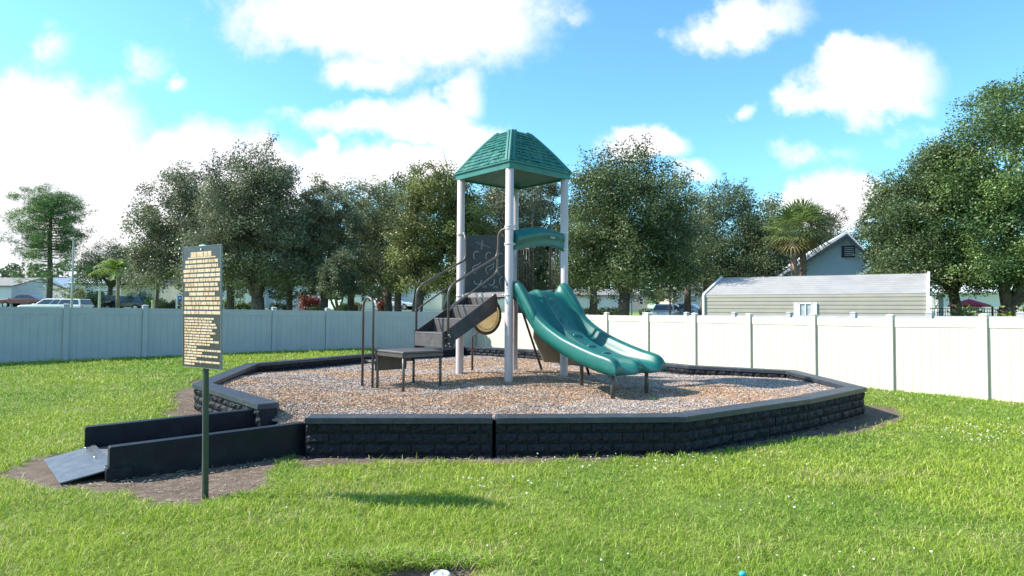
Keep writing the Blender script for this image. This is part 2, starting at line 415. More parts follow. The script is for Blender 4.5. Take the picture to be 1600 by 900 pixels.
def P2(pts, z=0.0): return [(on(a, b, z).x, on(a, b, z).y) for a, b in pts]
SOILP = [P2([(0, 738), (40, 716), (140, 700), (200, 700), (320, 690), (405, 680), (470, 712), (440, 722), (405, 735), (418, 752), (380, 772), (300, 797), (225, 792), (200, 772), (90, 762), (20, 756)]),
         P2([(440, 700), (560, 700), (900, 700), (1070, 692), (1200, 675), (1345, 632), (1392, 636), (1410, 646), (1385, 664), (1290, 683), (1190, 695), (1060, 714), (760, 726), (640, 724), (520, 727), (470, 732)]),
         P2([(262, 640), (268, 620), (300, 603), (345, 600), (400, 640), (330, 665), (300, 655)], .1),
         P2([(575, 940), (590, 886), (655, 874), (715, 868), (742, 880), (730, 905), (700, 940)])]
def soil(x, y):
    s = np.full(np.shape(x), -9.0)
    for P in SOILP: s = np.maximum(s, poly_sd(x, y, P))
    s = s + .34 * (fbm(x, y, 3.4, 2) - .5) + .22 * (fbm(x, y, 11.0, 4) - .5)
    bare = (fbm(x, y, 1.1, 9, 4) - .80) * 1.2        # small thin spots in the lawn
    return np.maximum(S(s, -.05, .06), S(bare, 0, .08) * .7)

# ------------------------------------------------------------------ lawn: one sheet to the horizon
def axis(lo, hi, step, far, g=1.35):
    a = list(np.arange(lo, hi + 1e-6, step)); d = step
    while a[-1] < far: d *= g; a.append(a[-1] + d)
    d = step
    while a[0] > -far: d *= g; a.insert(0, a[0] - d)
    return np.array(a)
gx = axis(-7.5, 7.5, .07, 900, 1.12); gy = axis(3.2, 13, .07, 1100, 1.08); gy = gy[gy > -250]
GX, GY = np.meshgrid(gx, gy)
inbed = poly_sd(GX, GY, BED)
GZ = terrain(GX, GY) - .12 * S(inbed, .0, .3)
so_ = soil(GX, GY)
GZ = GZ - .018 * so_ + .012 * (fbm(GX, GY, 5, 6) - .5) * (GY < 30)
n1 = fbm(GX, GY, .5, 3); n2 = fbm(GX, GY, 9, 8)
gcol = np.array([.15, .20, .04]) * (.7 + .6 * n2)[..., None]
far = S(GY, 27, 30)[..., None]
gcol = gcol * (1 - far) + np.array([.19, .28, .06]) * (.8 + .4 * n1)[..., None] * far
scol = np.array([.165, .125, .098]) * (.55 + .8 * fbm(GX, GY, 12, 7))[..., None]
gcol = gcol * (1 - so_[..., None]) + scol * so_[..., None]
ny, nx = GX.shape
idx = np.arange(nx * ny).reshape(ny, nx)
F = np.stack([idx[:-1, :-1], idx[:-1, 1:], idx[1:, 1:], idx[1:, :-1]], -1).reshape(-1, 4)
me = np_mesh('lawn', np.stack([GX, GY, GZ], -1).reshape(-1, 3), [F], None, True)
a_ = me.attributes.new('tint', 'FLOAT_COLOR', 'POINT')
a_.data.foreach_set('color', np.concatenate([gcol.reshape(-1, 3), np.ones((nx * ny, 1))], 1).astype(np.float32).ravel())
M['lawn'] = mat('lawn_ground', (1, 1, 1), .95, (.72, .72, .72), 22, attr=True, bump=.9, bscale=55, detail=8, spec=.2)
tag(link_mesh('lawn', me, M['lawn']), kind='structure')

# street behind the fence
rows = []
for x in np.linspace(-90, 90, 61): rows.append([Vector((x, y + .05 * x, gz(x, y + .05 * x) + .05)) for y in (64, 67, 70)])
tag(MB().grid(rows).build('street', M['asphalt']), kind='structure')
kb = MB()
for x in np.linspace(-90, 89, 60):
    p = [Vector((xx, 63.8 + .05 * xx, gz(xx, 63.8 + .05 * xx))) for xx in (x, x + 180 / 60)]
    kb.prism([p[0] + Vector((0, 0, -.1)), p[0] + Vector((0, .18, -.1)), p[0] + Vector((0, .18, .15)), p[0] + Vector((0, 0, .15))], p[1] - p[0])
tag(kb.build('kerb', M['white']), kind='structure')

# ------------------------------------------------------------------ grass blades
def blades(n, xs, ys, h, w, lean, tint, seed, zf=terrain):
    r = np.random.RandomState(seed)
    a = r.rand(n) * 6.283; ca, sa = np.cos(a), np.sin(a)
    b = r.rand(n) * 6.283
    lx, ly = np.cos(b) * lean, np.sin(b) * lean
    z = zf(xs, ys) - .012
    V = np.zeros((n, 5, 3))
    V[:, 0] = np.stack([xs - ca * w / 2, ys - sa * w / 2, z], -1); V[:, 1] = np.stack([xs + ca * w / 2, ys + sa * w / 2, z], -1)
    mx_, my_ = xs + lx * h * .35, ys + ly * h * .35
    hz = h * (1 - .25 * lean)
    V[:, 2] = np.stack([mx_ + ca * w * .42, my_ + sa * w * .42, z + hz * .6], -1); V[:, 3] = np.stack([mx_ - ca * w * .42, my_ - sa * w * .42, z + hz * .6], -1)
    V[:, 4] = np.stack([xs + lx * h, ys + ly * h, z + hz * (1 - .3 * lean)], -1)
    i = np.arange(n)[:, None] * 5
    return V.reshape(-1, 3), i + np.array([[0, 1, 2, 3]]), i + np.array([[3, 2, 4]]), tint
def sample(n, y0, y1, half, r, p=1.0):
    # more points near the viewer
    t = r.rand(n); y = (y0 ** (2 - p) + t * (y1 ** (2 - p) - y0 ** (2 - p))) ** (1 / (2 - p)) if p != 2 else y0 * (y1 / y0) ** t
    x = (r.rand(n) * 2 - 1) * half * y
    return x, y
r = np.random.RandomState(11)
XS, YS = sample(520000, 3.3, 27.5, .93, r, 1.75)
wob = r.rand(len(XS))
keep = (poly_sd(XS, YS, BED) < -.02) & (soil(XS, YS) < .35 + .5 * (wob - .5))
# keep the lawn on this side of the two fences and off the ramp
FR0 = (8.77, 11.9); FC = (-1.45, 25.3); FL0 = (-11.2, 16.1)
FRe = (FR0[0] + .978 * 3, FR0[1] - 1.278 * 3); FLe = (FL0[0] - 1.296 * 3, FL0[1] - 1.198 * 3)
yard = [FRe, FC, FLe, (-14, 0), (14, 0)]
keep &= poly_sd(XS, YS, yard) > .03
RW = [(-3.87, 5.88), (-2.2, 7.25), (-3.1, 8.3), (-4.8, 7.2), (-5.0, 6.6), (-4.2, 5.72)]
keep &= poly_sd(XS, YS, RW) < .0
XS, YS = XS[keep], YS[keep]; n = len(XS)
d = YS
patch = fbm(XS, YS, .55, 12); fine = fbm(XS, YS, 3.2, 14)
h = (.040 + .034 * r.rand(n)) * (.55 + .9 * fine) * (1 + .25 * S(patch, .4, .7))
edge = np.clip(1 + poly_sd(XS, YS, BED) / .5, 0, 1)
h = h * (1 + .05 * edge)
w = (.0042 + .0028 * r.rand(n)) * np.clip(d / 5.2, .75, 3.6)
h = h * np.clip(d / 12, 1, 1.35) * (1 + .7 * (r.rand(n) < .04))
lean = .35 + .75 * r.rand(n)
green = np.array([.27, .41, .042]); yel = np.array([.44, .50, .07]); dark = np.array([.17, .31, .040]); dry = np.array([.60, .54, .26])
k = r.rand(n)[:, None]
tint = green * (1 - k) + (yel * S(patch, .35, .65)[:, None] + dark * (1 - S(patch, .35, .65))[:, None]) * k
dd = (r.rand(n) < .07 + .22 * S(fbm(XS, YS, 1.7, 19), .58, .75))[:, None]
tint = np.where(dd, dry * (.7 + .5 * r.rand(n))[:, None], tint) * (.78 + .45 * r.rand(n))[:, None]
V, f4, f3, tc_ = blades(n, XS, YS, h, w, lean, tint, 5)
me = np_mesh('grass', V, [f4, f3], [tc_, tc_], True)
tag(link_mesh('grass', me, M['grass']), label='short bright green lawn grass around the playground bed', kind='stuff', cat='grass')
# long coarse blades hanging over the edge of the hollow and round the wall foot
n = 1500; xs = -.66 + r.randn(n) * .36; ys = 4.04 + np.abs(r.randn(n)) * .09
keep = (np.hypot((xs + .55) / .5, (ys - 3.86) / .14) > .8); xs, ys = xs[keep], ys[keep]; n = len(xs)
xr = -3.0 + r.rand(500) * 4; yr = 6.9 - .12 * r.rand(500) - .0 * xr
n2 = 120; wx = -2.35 + r.rand(n2) * 8; wy = np.interp(wx, [-2.4, 1.95, 4.02, 5.6], [6.72, 6.95, 8.3, 9.6]) - .10 * r.rand(n2)
xs = np.concatenate([xs, wx]); ys = np.concatenate([ys, wy]); n = len(xs)
V, f4, f3, tc_ = blades(n, xs, ys, .07 + .07 * r.rand(n), .005 + .003 * r.rand(n), .7 + .5 * r.rand(n), np.where((r.rand(n) < .25)[:, None], dry, green * 1.1) * (.7 + .6 * r.rand(n))[:, None], 9)
me = np_mesh('long_grass', V, [f4, f3], [tc_, tc_], True)
tag(link_mesh('long_grass', me, M['grass']), label='longer ragged grass tufts along the wall foot and the drain hollow', kind='stuff', cat='grass')
# straw and dead runners on the bare soil
n = 30000; P_ = SOILP
xs = np.concatenate([r.rand(n) * 11 - 5.6]); ys = 3.6 + r.rand(n) * 7.5
k = (soil(xs, ys) > .45) & (poly_sd(xs, ys, BED) < 0) & (poly_sd(xs, ys, [(p[0], p[1]) for p in RW]) < -.02); xs, ys = xs[k], ys[k]; n = len(xs)
a = r.rand(n) * 6.283; L_ = .02 + .05 * r.rand(n); z = terrain(xs, ys) - .008 + .01 * r.rand(n)
dx, dy = np.cos(a) * L_ / 2, np.sin(a) * L_ / 2; wx_, wy_ = -np.sin(a) * .0022, np.cos(a) * .0022
V = np.stack([np.stack([xs - dx - wx_, ys - dy - wy_, z], -1), np.stack([xs + dx - wx_, ys + dy - wy_, z + .006], -1), np.stack([xs + dx + wx_, ys + dy + wy_, z + .006], -1), np.stack([xs - dx + wx_, ys - dy + wy_, z + .003], -1)], 1).reshape(-1, 3)
f = np.arange(n)[:, None] * 4 + np.array([[0, 1, 2, 3]])
tint = np.array([.36, .29, .21]) * (.4 + .9 * r.rand(n))[:, None]
tag(link_mesh('straw', np_mesh('straw', V, [f], [tint]), M['twig']), label='dead grass straw scattered over the bare soil', kind='stuff', cat='straw')
# white clover-like flowers
fl = MB(); spots = []
def scatter(cx, cy, rx, ry, n):
    for _ in range(n):
        p = on(cx + rx * r.randn(), cy + ry * r.randn(), .03); spots.append((p.x, p.y))
scatter(1540, 672, 45, 9, 60); scatter(1000, 715, 90, 12, 46); scatter(745, 748, 60, 7, 16); scatter(1200, 790, 60, 12, 9); scatter(1330, 860, 110, 16, 8); scatter(560, 800, 200, 40, 4); scatter(950, 850, 150, 30, 4); scatter(60, 640, 80, 18, 16)
for (x, y) in spots:
    if poly_sd(np.array([x]), np.array([y]), BED)[0] > -.05 or y > 11.5: continue
    s_ = .006 + .005 * r.rand(); z = gz(x, y) + .030 + .014 * r.rand(); o = []
    for q in range(7):
        a = q * .9 + r.rand(); o.append(Vector((x + math.cos(a) * s_, y + math.sin(a) * s_, z + s_ * (r.rand() - .3))))
    c = Vector((x, y, z + s_ * .9)); fl.add(o + [c, Vector((x, y, z - s_))], [(i, (i + 1) % 7, 7) for i in range(7)] + [((i + 1) % 7, i, 8) for i in range(7)])
tag(fl.build('lawn_flowers', M['flower']), label='tiny white flowers scattered through the lawn', kind='stuff', cat='flowers')

# drain pipe in the hollow, small blue cap near the viewer
dp = on(688, 911, -.06)
mb = MB(); prof = [(.040, -.10), (.058, -.10), (.058, .035), (.062, .037), (.062, .055), (.052, .062), (.046, .062), (.044, .03)]
mb.lathe((dp.x, dp.y, -.062), prof, 28)
mb.lathe((dp.x, dp.y, -.062), [(.046, .05), (.020, .052), (.018, .066), (.001, .066)], 28)
tag(mb.build('drain_cap', M['pvc']), 'white round drain cap half sunk in the washed-out hollow', 'drain cap')
dp = on(1160, 899, .03)
mb = MB().lathe((dp.x, dp.y, .035), [(.001, .018), (.014, .017), (.018, .012), (.019, -.004), (.016, -.006)], 16).box((dp.x + .018, dp.y + .004, .04), (.014, .01, .006), bev=.001)
tag(mb.build('bottle_cap', M['cyan']), 'small turquoise plastic cap lying in the front grass', 'cap')

# ------------------------------------------------------------------ wood chip bed
bx = np.arange(-6.2, 6.3, .09); by = np.arange(6.6, 21.4, .09)
BX, BY = np.meshgrid(bx, by); sd = poly_sd(BX, BY, BED)
BZ = mulch_z(BX, BY)
ny, nx = BX.shape; idx = np.arange(nx * ny).reshape(ny, nx)
F = np.stack([idx[:-1, :-1], idx[:-1, 1:], idx[1:, 1:], idx[1:, :-1]], -1).reshape(-1, 4)
ok = (sd > .10).ravel(); F = F[ok[F].all(1)]
used = np.zeros(nx * ny, bool); used[F.ravel()] = True; rem = np.cumsum(used) - 1
V = np.stack([BX, BY, BZ], -1).reshape(-1, 3)[used]
tag(link_mesh('wood_chip_bed', np_mesh('wood_chip_bed', V, [rem[F]], None, True), M['mulch']), kind='structure')
r = np.random.RandomState(23)
n = 380000; ys = 6.9 * (21.2 / 6.9) ** (r.rand(n)); xs = (r.rand(n) * 2 - 1) * 6.2
k = (np.abs(xs) < 6) & (poly_sd(xs, ys, BED) > .20); xs, ys = xs[k], ys[k]; n = len(xs)
L_ = (.016 + .032 * r.rand(n)) * np.clip(ys / 11, .85, 1.4); Wd = (.006 + .008 * r.rand(n)) * np.clip(ys / 11, .85, 1.6)
a = r.rand(n) * 6.283; tl = (r.rand(n) - .5) * .8; rl = (r.rand(n) - .5) * 1.0
z = mulch_z(xs, ys) + .004 + .014 * r.rand(n)
ca, sa = np.cos(a), np.sin(a)
ux = np.stack([ca * np.cos(tl), sa * np.cos(tl), np.sin(tl)], -1) * (L_ / 2)[:, None]
vx = np.stack([-sa * np.cos(rl), ca * np.cos(rl), np.sin(rl)], -1) * (Wd / 2)[:, None]
c = np.stack([xs, ys, z], -1)
th = np.array([0, 0, .006])
V = np.stack([c - ux - vx, c + ux - vx * .7, c + ux * .9 + vx, c - ux * .95 + vx * .8, c - ux - vx - th, c + ux - vx * .7 - th, c + ux * .9 + vx - th, c - ux * .95 + vx * .8 - th], 1).reshape(-1, 3)
b = np.arange(n)[:, None] * 8
Fc = np.concatenate([b + np.array([[0, 1, 2, 3]]), b + np.array([[0, 4, 5, 1]]), b + np.array([[1, 5, 6, 2]]), b + np.array([[2, 6, 7, 3]]), b + np.array([[3, 7, 4, 0]])])
org = S(fbm(xs, ys, .8, 31, 4) - .012 * np.abs(ys - 10) - .05 * np.clip(xs - 1.5, 0, 4), .34, .56)
for (cx, cy, rr) in ((-1.6, 10.2, .8), (1.5, 9.9, .9), (2.7, 9.3, .7), (-.2, 11.3, .9), (.3, 9, .8), (-3.3, 10.3, .6), (-2.7, 9.0, .8)):
    org = np.maximum(org, .75 * np.exp(-((xs - cx) ** 2 + (ys - cy) ** 2) / (rr * rr)))
kk = (r.rand(n) < .15 + .60 * org)[:, None]
greyc = np.array([.55, .475, .435]) * (.40 + .80 * r.rand(n) ** 1.2)[:, None]
orgc = (np.array([.60, .37, .215]) * (.35 + .9 * r.rand(n))[:, None])
tint = np.where(kk, orgc, greyc)
me = np_mesh('wood_chips', V, [Fc], [np.concatenate([tint] * 5)])
tag(link_mesh('wood_chips', me, M['chip']), label='loose grey and rusty wood chips covering the play bed', kind='stuff', cat='wood chips')
wd = MB(); r2 = random.Random(4)
for _ in range(46):
    x = 2.02 + r2.gauss(0, .11); y = 9.18 + r2.gauss(0, .09); z = float(mulch_z(x, y)); a = r2.random() * 6.28; l = .04 + .05 * r2.random()
    cc_ = Vector((2.02, 9.18, 0)); x, y = cc_.x + (x - cc_.x) * .22, cc_.y + (y - cc_.y) * .22; d_ = Vector((math.cos(a), math.sin(a), .5)) * l; s_ = Vector((-math.sin(a), math.cos(a), 0)) * .013
    wd.add([Vector((x, y, z)), Vector((x, y, z)) + d_ * .6 - s_, Vector((x, y, z)) + d_, Vector((x, y, z)) + d_ * .6 + s_], [(0, 1, 2, 3)])
M['weed'] = mat('weed_leaf', (.04, .13, .03), .5, (.06, .17, .04), 20, trans=.2)
tag(wd.build('weed', M['weed']), 'small green weed growing in the chips before the slide exit', 'weed')

# ------------------------------------------------------------------ retaining wall of rough blocks
wall = thing('retaining_wall', (0, 7, 0), 'charcoal painted rough block retaining wall holding in the wood chips', 'retaining wall')
def off_line(P, d):
    out = []
    for i, p in enumerate(P):
        p = Vector(p)
        if 0 < i < len(P) - 1:
            t0 = (p - Vector(P[i - 1])).normalized(); t1 = (Vector(P[i + 1]) - p).normalized()
            n0 = Vector((-t0.y, t0.x)); n1 = Vector((-t1.y, t1.x)); m_ = (n0 + n1); m_ = m_ / m_.dot(n0)
        else:
            t = (Vector(P[1]) - p).normalized() if i == 0 else (p - Vector(P[i - 1])).normalized(); m_ = Vector((-t.y, t.x))
        out.append(p + m_ * d)
    return out
rb = random.Random(3)
def rough_face(mb, c, ux, uz, nrm, w, h, nu=5, nv=3):
    rows = []
    for j in range(nv + 1):
        row = []
        for i in range(nu + 1):
            e = (i in (0, nu)) or (j in (0, nv))
            dsp = -.016 if e else rb.uniform(-.008, .016)
            row.append(c + ux * ((i / nu - .5) * w + (0 if e else rb.uniform(-.006, .006))) + uz * ((j / nv - .5) * h) + nrm * dsp)
        rows.append(row)
    mb.grid(rows, smooth=False)
    return rows
WT = .24
for ci, chain in enumerate((VA, VB)):
    outer = off_line(chain, .012); inner = off_line(chain, WT)
    for i in range(len(chain) - 1):
        a, b = Vector(outer[i]), Vector(outer[i + 1]); a3 = Vector((a.x, a.y, 0)); b3 = Vector((b.x, b.y, 0))
        ia, ib = Vector((inner[i].x, inner[i].y, 0)), Vector((inner[i + 1].x, inner[i + 1].y, 0))
        t = (b3 - a3).normalized(); nrm = Vector((t.y, -t.x, 0)); L = (b3 - a3).length
        mb = MB()
        # inner core
        mb.prism([a3 - nrm * .03, b3 - nrm * .03, ib + nrm * .03, ia + nrm * .03], (0, 0, CZ - .062))
        for side, (s0, s1, nn, zb) in enumerate(((a3, b3, nrm, -.03), (ia, ib, -nrm, .20))):
            LL = (s1 - s0).length; nb = max(1, round(LL / .245)); bw = LL / nb
            for cset in range(4):
                z0 = -.10 + cset * .1155; z1 = z0 + .1155
                if side == 1 and cset < 2: continue
                shift = .5 * (cset % 2); k = -1
                x = -bw * (1 - shift) if shift else 0.0
                ds = rb.uniform(-.01, .01)
                while x < LL - 1e-3:
                    x0 = max(x, 0); x1 = min(x + bw, LL); x += bw
                    if x1 - x0 < .04: continue
                    if ci == 0 and i == 0 and cset == 2 and side == 0 and x1 > LL - .1: x1 -= .045
                    c = s0 + t * ((x0 + x1) / 2) + Vector((0, 0, (z0 + z1) / 2)) + nn * (rb.uniform(-.004, .006))
                    w_, h_ = x1 - x0 - .010, z1 - z0 - .009
                    R_ = rough_face(mb, c, t, Vector((0, 0, 1)), nn, w_, h_)
                    fr = [R_[0][0], R_[0][-1], R_[-1][-1], R_[-1][0]]; bk = [p - nn * .06 for p in fr]
                    mb.add(fr + bk, [(0, 1, 5, 4), (1, 2, 6, 5), (2, 3, 7, 6), (3, 0, 4, 7)])
        sec = mb.build('wall_section', M['block'], wall)
        # coping slabs, mitred, in pieces of about a metre and a half
        o2 = off_line(chain, -.012); i2 = off_line(chain, WT + .015)
        p0, p1, q0, q1 = [Vector((v.x, v.y, 0)) for v in (o2[i], o2[i + 1], i2[i], i2[i + 1])]
        npc = max(1, round(L / 1.9)); mb = MB()
        for k in range(npc):
            f0, f1 = k / npc + (.0012 if k else 0), (k + 1) / npc - (.0012 if k < npc - 1 else 0)
            A, B, C_, D = p0.lerp(p1, f0), p0.lerp(p1, f1), q0.lerp(q1, f1), q0.lerp(q1, f0)
            zt = CZ + rb.uniform(-.004, .004); zl = CZ - .062; bv = .010
            cen = (A + B + C_ + D) / 4
            ins = lambda p: p + (cen - p).normalized() * .016
            Z = Vector((0, 0, 1)); low = [p + Z * zl for p in (A, B, C_, D)]; mid = [p + Z * (zt - bv) for p in (A, B, C_, D)]; top = [ins(p) + Z * zt for p in (A, B, C_, D)]
            nseg = 8; lo, mi_, to = [], [], []
            fs = [(3, 2, 1, 0), (8, 9, 10, 11)]
            for q in range(4):
                w2 = (q + 1) % 4; fs += [(q, w2, 4 + w2, 4 + q), (4 + q, 4 + w2, 8 + w2, 8 + q)]
            mb.add(low + mid + top, fs)
        mb.build('coping', M['cap'], sec)

# ------------------------------------------------------------------ access ramp
ramp = thing('access_ramp', (-3.7, 6.9, 0), 'black sided access ramp with steel plate leading up to the wood chips', 'ramp')
def ramp_wall(a, b, z0, z1, th, inner):
    a, b = Vector((*a, 0)), Vector((*b, 0)); t = (b - a).normalized(); n_ = Vector((-t.y, t.x, 0)) * inner
    q = [a, b, b + n_ * th, a + n_ * th]; zz = [z0, z1, z1, z0]
    mb = MB(); lo = [p + Vector((0, 0, -.15)) for p in q]; mi_ = [p + Vector((0, 0, z - .012)) for p, z in zip(q, zz)]
    c = sum(q, Vector()) / 4; to = [p + ((a if k in (0, 3) else b) + n_ * th / 2 - p).normalized() * .010 + (t * .01 if k in (0, 3) else -t * .01) + Vector((0, 0, z)) for k, (p, z) in enumerate(zip(q, zz))]
    fs = [(3, 2, 1, 0), (8, 9, 10, 11)]
    for k in range(4):
        w2 = (k + 1) % 4; fs += [(k, w2, 4 + w2, 4 + k), (4 + k, 4 + w2, 8 + w2, 8 + k)]
    mb.add(lo + mi_ + to, fs)
    o = mb.build('side_wall', M['plank'], ramp)
    return o, t, n_
NA, NB = (-3.72, 5.98), (-2.27, 7.14); FA, FB = (-4.66, 7.05), (-3.12, 8.13)
ramp_wall(NA, NB, .30, .335, .13, 1); ramp_wall(FA, FB, .285, .335, .13, 1)
# foot block below the near wall's end, wider shoe
t = (Vector(NB) - Vector(NA)).normalized(); t3 = Vector((t.x, t.y, 0)); n3 = Vector((-t.y, t.x, 0))
MB().box(Vector((*NA, .05)) - t3 * .012 + n3 * .065 + t3 * .10, (.22, .155, .13), Matrix.Rotation(math.atan2(t.y, t.x), 3, 'Z'), bev=.008).build('wall_foot', M['plank'], ramp)
A3, B3 = Vector((*NA, 0)), Vector((*NB, 0)); FA3, FB3 = Vector((*FA, 0)), Vector((*FB, 0))
rows = []
for k in range(13):
    f = k / 12; zz = .05 + .06 * f
    p = (A3 + n3 * .132).lerp(B3 + n3 * .132, f); q = FA3.lerp(FB3, f) - n3 * .002
    rows.append([p.lerp(q, j / 8) + Vector((0, 0, zz + .006 * (rb.random() - .5))) for j in range(9)])
MB().grid(rows).build('ramp_floor', M['ramp'], ramp)
pl = [on(68, 720, .01), on(134, 706, .03), on(174, 741, .05), on(93, 757, .01)]
pl[1] = (FA3 - n3 * .01 + t3 * .05) + Vector((0, 0, .065)); pl[2] = (A3 + n3 * .14 + t3 * .05) + Vector((0, 0, .065))
pl[0] = Vector((pl[0].x, pl[0].y, .012)); pl[3] = Vector((pl[3].x, pl[3].y, .012))
mb = MB(); rows = []
for f in np.linspace(0, 1, 7): rows.append([pl[0].lerp(pl[1], f).lerp(pl[3].lerp(pl[2], f), g) for g in np.linspace(0, 1, 9)])
mb.prism([pl[0], pl[1], pl[2], pl[3]], (0, 0, .012))
plate = mb.build('entry_plate', M['steel'], ramp)
mb = MB()
for f in (.06, .5, .94):
    mb = MB(); p = pl[1].lerp(pl[2], f) - t3 * .05 + Vector((0, 0, .0125)); mb.lathe(p, [(.013, 0), (.011, .006), (.001, .008)], 10); mb.build('bolt', M['alu'], plate)
mb = MB(); p = pl[1].lerp(pl[2], .5); 
mb.prism([pl[1] + Vector((0, 0, .014)), pl[2] + Vector((0, 0, .014)), pl[2] + t3 * .04 + Vector((0, 0, .020)), pl[1] + t3 * .04 + Vector((0, 0, .020))], (0, 0, .008))
mb.build('hinge_strip', M['steel'], ramp)

# ------------------------------------------------------------------ notice board on its post
sb = on(320, 776, 0.0)
sign = thing('notice_sign', (sb.x, sb.y, 0), 'tall narrow black notice board with cream lettering on a green post', 'sign')
dirp = Vector((.48, -.32, 0)).normalized(); nf = Vector((-dirp.y * -1, dirp.x * -1, 0))
nf = Vector((dirp.y, -dirp.x, 0)); nf = nf if nf.y < 0 else -nf       # faces the viewer's left
if nf.dot(Vector((sb.x, sb.y, 0))) > 0: nf = -nf
lean = Vector((-.022, 0, 1)).normalized()
base = Vector((sb.x, sb.y, -.3)) ; top = Vector((sb.x, sb.y, 0)) + lean * 2.10
mb = MB(); 
def chan(c0, c1):
    pts = [(-.030, .0), (-.030, .022), (-.012, .022), (-.012, .004), (.012, .004), (.012, .022), (.030, .022), (.030, .0), (.016, -.008), (-.016, -.008)]
    mb.prism([c0 + dirp * x - nf * (y - .0) for x, y in pts], c1 - c0)
chan(base, top)
mb.build('sign_post', M['spost'], sign)
mb = MB().box((base + Vector((sb.x, sb.y, 0)) + lean * 2.1 + Vector((0, 0, 0))) * 0 + (base.lerp(top, .45) + nf * .0115), (.006, .004, 1.5), Matrix.Rotation(math.atan2(dirp.y, dirp.x), 3, 'Z') @ Matrix.Rotation(-.02, 3, 'Y'))
mb.build('edge_strip', M['edging'], sign)
SW, SH = .575, 1.035
pc = Vector((sb.x, sb.y, 0)) + lean * 1.61 + nf * .026
MS = Matrix((dirp, -nf, lean)).transposed()      # columns: along the panel, into the panel, up
def sp(x, z, d=0.0): return pc + dirp * x + lean * z + nf * d
mb = MB().box(pc, (SW, .010, SH), MS, bev=.002)
panel = mb.build('sign_panel', M['signb'], sign)
mb = MB()
for s_ in (-1, 1): mb.box(sp(s_ * (SW / 2 + .001), 0), (.004, .014, SH + .004), MS)
for s_ in (-1, 1): mb.box(sp(0, s_ * (SH / 2 + .001)), (SW - .003, .014, .004), MS)
mb.build('edging', M['edging'], panel)
# lines of lettering: (top y, height, left, right) in fractions read off the photograph
lines = [(.045, .040, .22, .76), (.088, .010, .14, .87)] + [(.112 + .0385 * k, .025, *ab) for k, ab in enumerate([(.07, .93), (.07, .93), (.02, .98), (.03, .98), (.02, .98), (.07, .92), (.06, .95), (.18, .85), (.05, .97), (.05, .985), (.05, .97), (.03, .985)])]
lines += [(.590 + .0236 * k, .0150, .05, e) for k, e in enumerate([.82, .77, .90, .90, .78, .86, .73, .80, .95, .72, .37, .99, .52, .92, .37, .97, .32])]
rs = random.Random(9); tx = MB(); tk = MB()
for (ty, hh, l, r_) in lines:
    z1 = SH * (.5 - ty); z0 = z1 - SH * hh; x = l
    while x < r_ - .02:
        wl = rs.choice([.05, .08, .11, .14, .18]); e = min(x + wl, r_)
        if hh < .012: e = r_
        if r_ - e < .03: e = r_
        xa, xb = (x - .5) * SW, (e - .5) * SW
        tx.box(sp((xa + xb) / 2, (z0 + z1) / 2, .0062), (xb - xa, .0012, z1 - z0), MS)
        q = xa + .012
        while q < xb - .008 and hh > .012:             # strokes between the letters
            zc = (z0 + z1) / 2 + rs.uniform(-.2, .2) * (z1 - z0); tk.box(sp(q, zc, .0072), (.0018, .0010, (z1 - z0) * rs.uniform(.3, .62)), MS)
            q += rs.uniform(.024, .05)
        x = e + .014
tx.add(tk.v, tk.f, 1)
tx.build('lettering', [M['signt'], M['signtick']], panel)
for z in (.49, -.475): MB().box(sp(0, z, .009), (.018, .006, .018), MS, bev=.002).build('bolt', M['alu'], sign)
mb = MB().box(sp(0, SH / 2 + .008, -.004), (.07, .02, .012), MS)
mb.build('top_clip', M['alu'], sign)

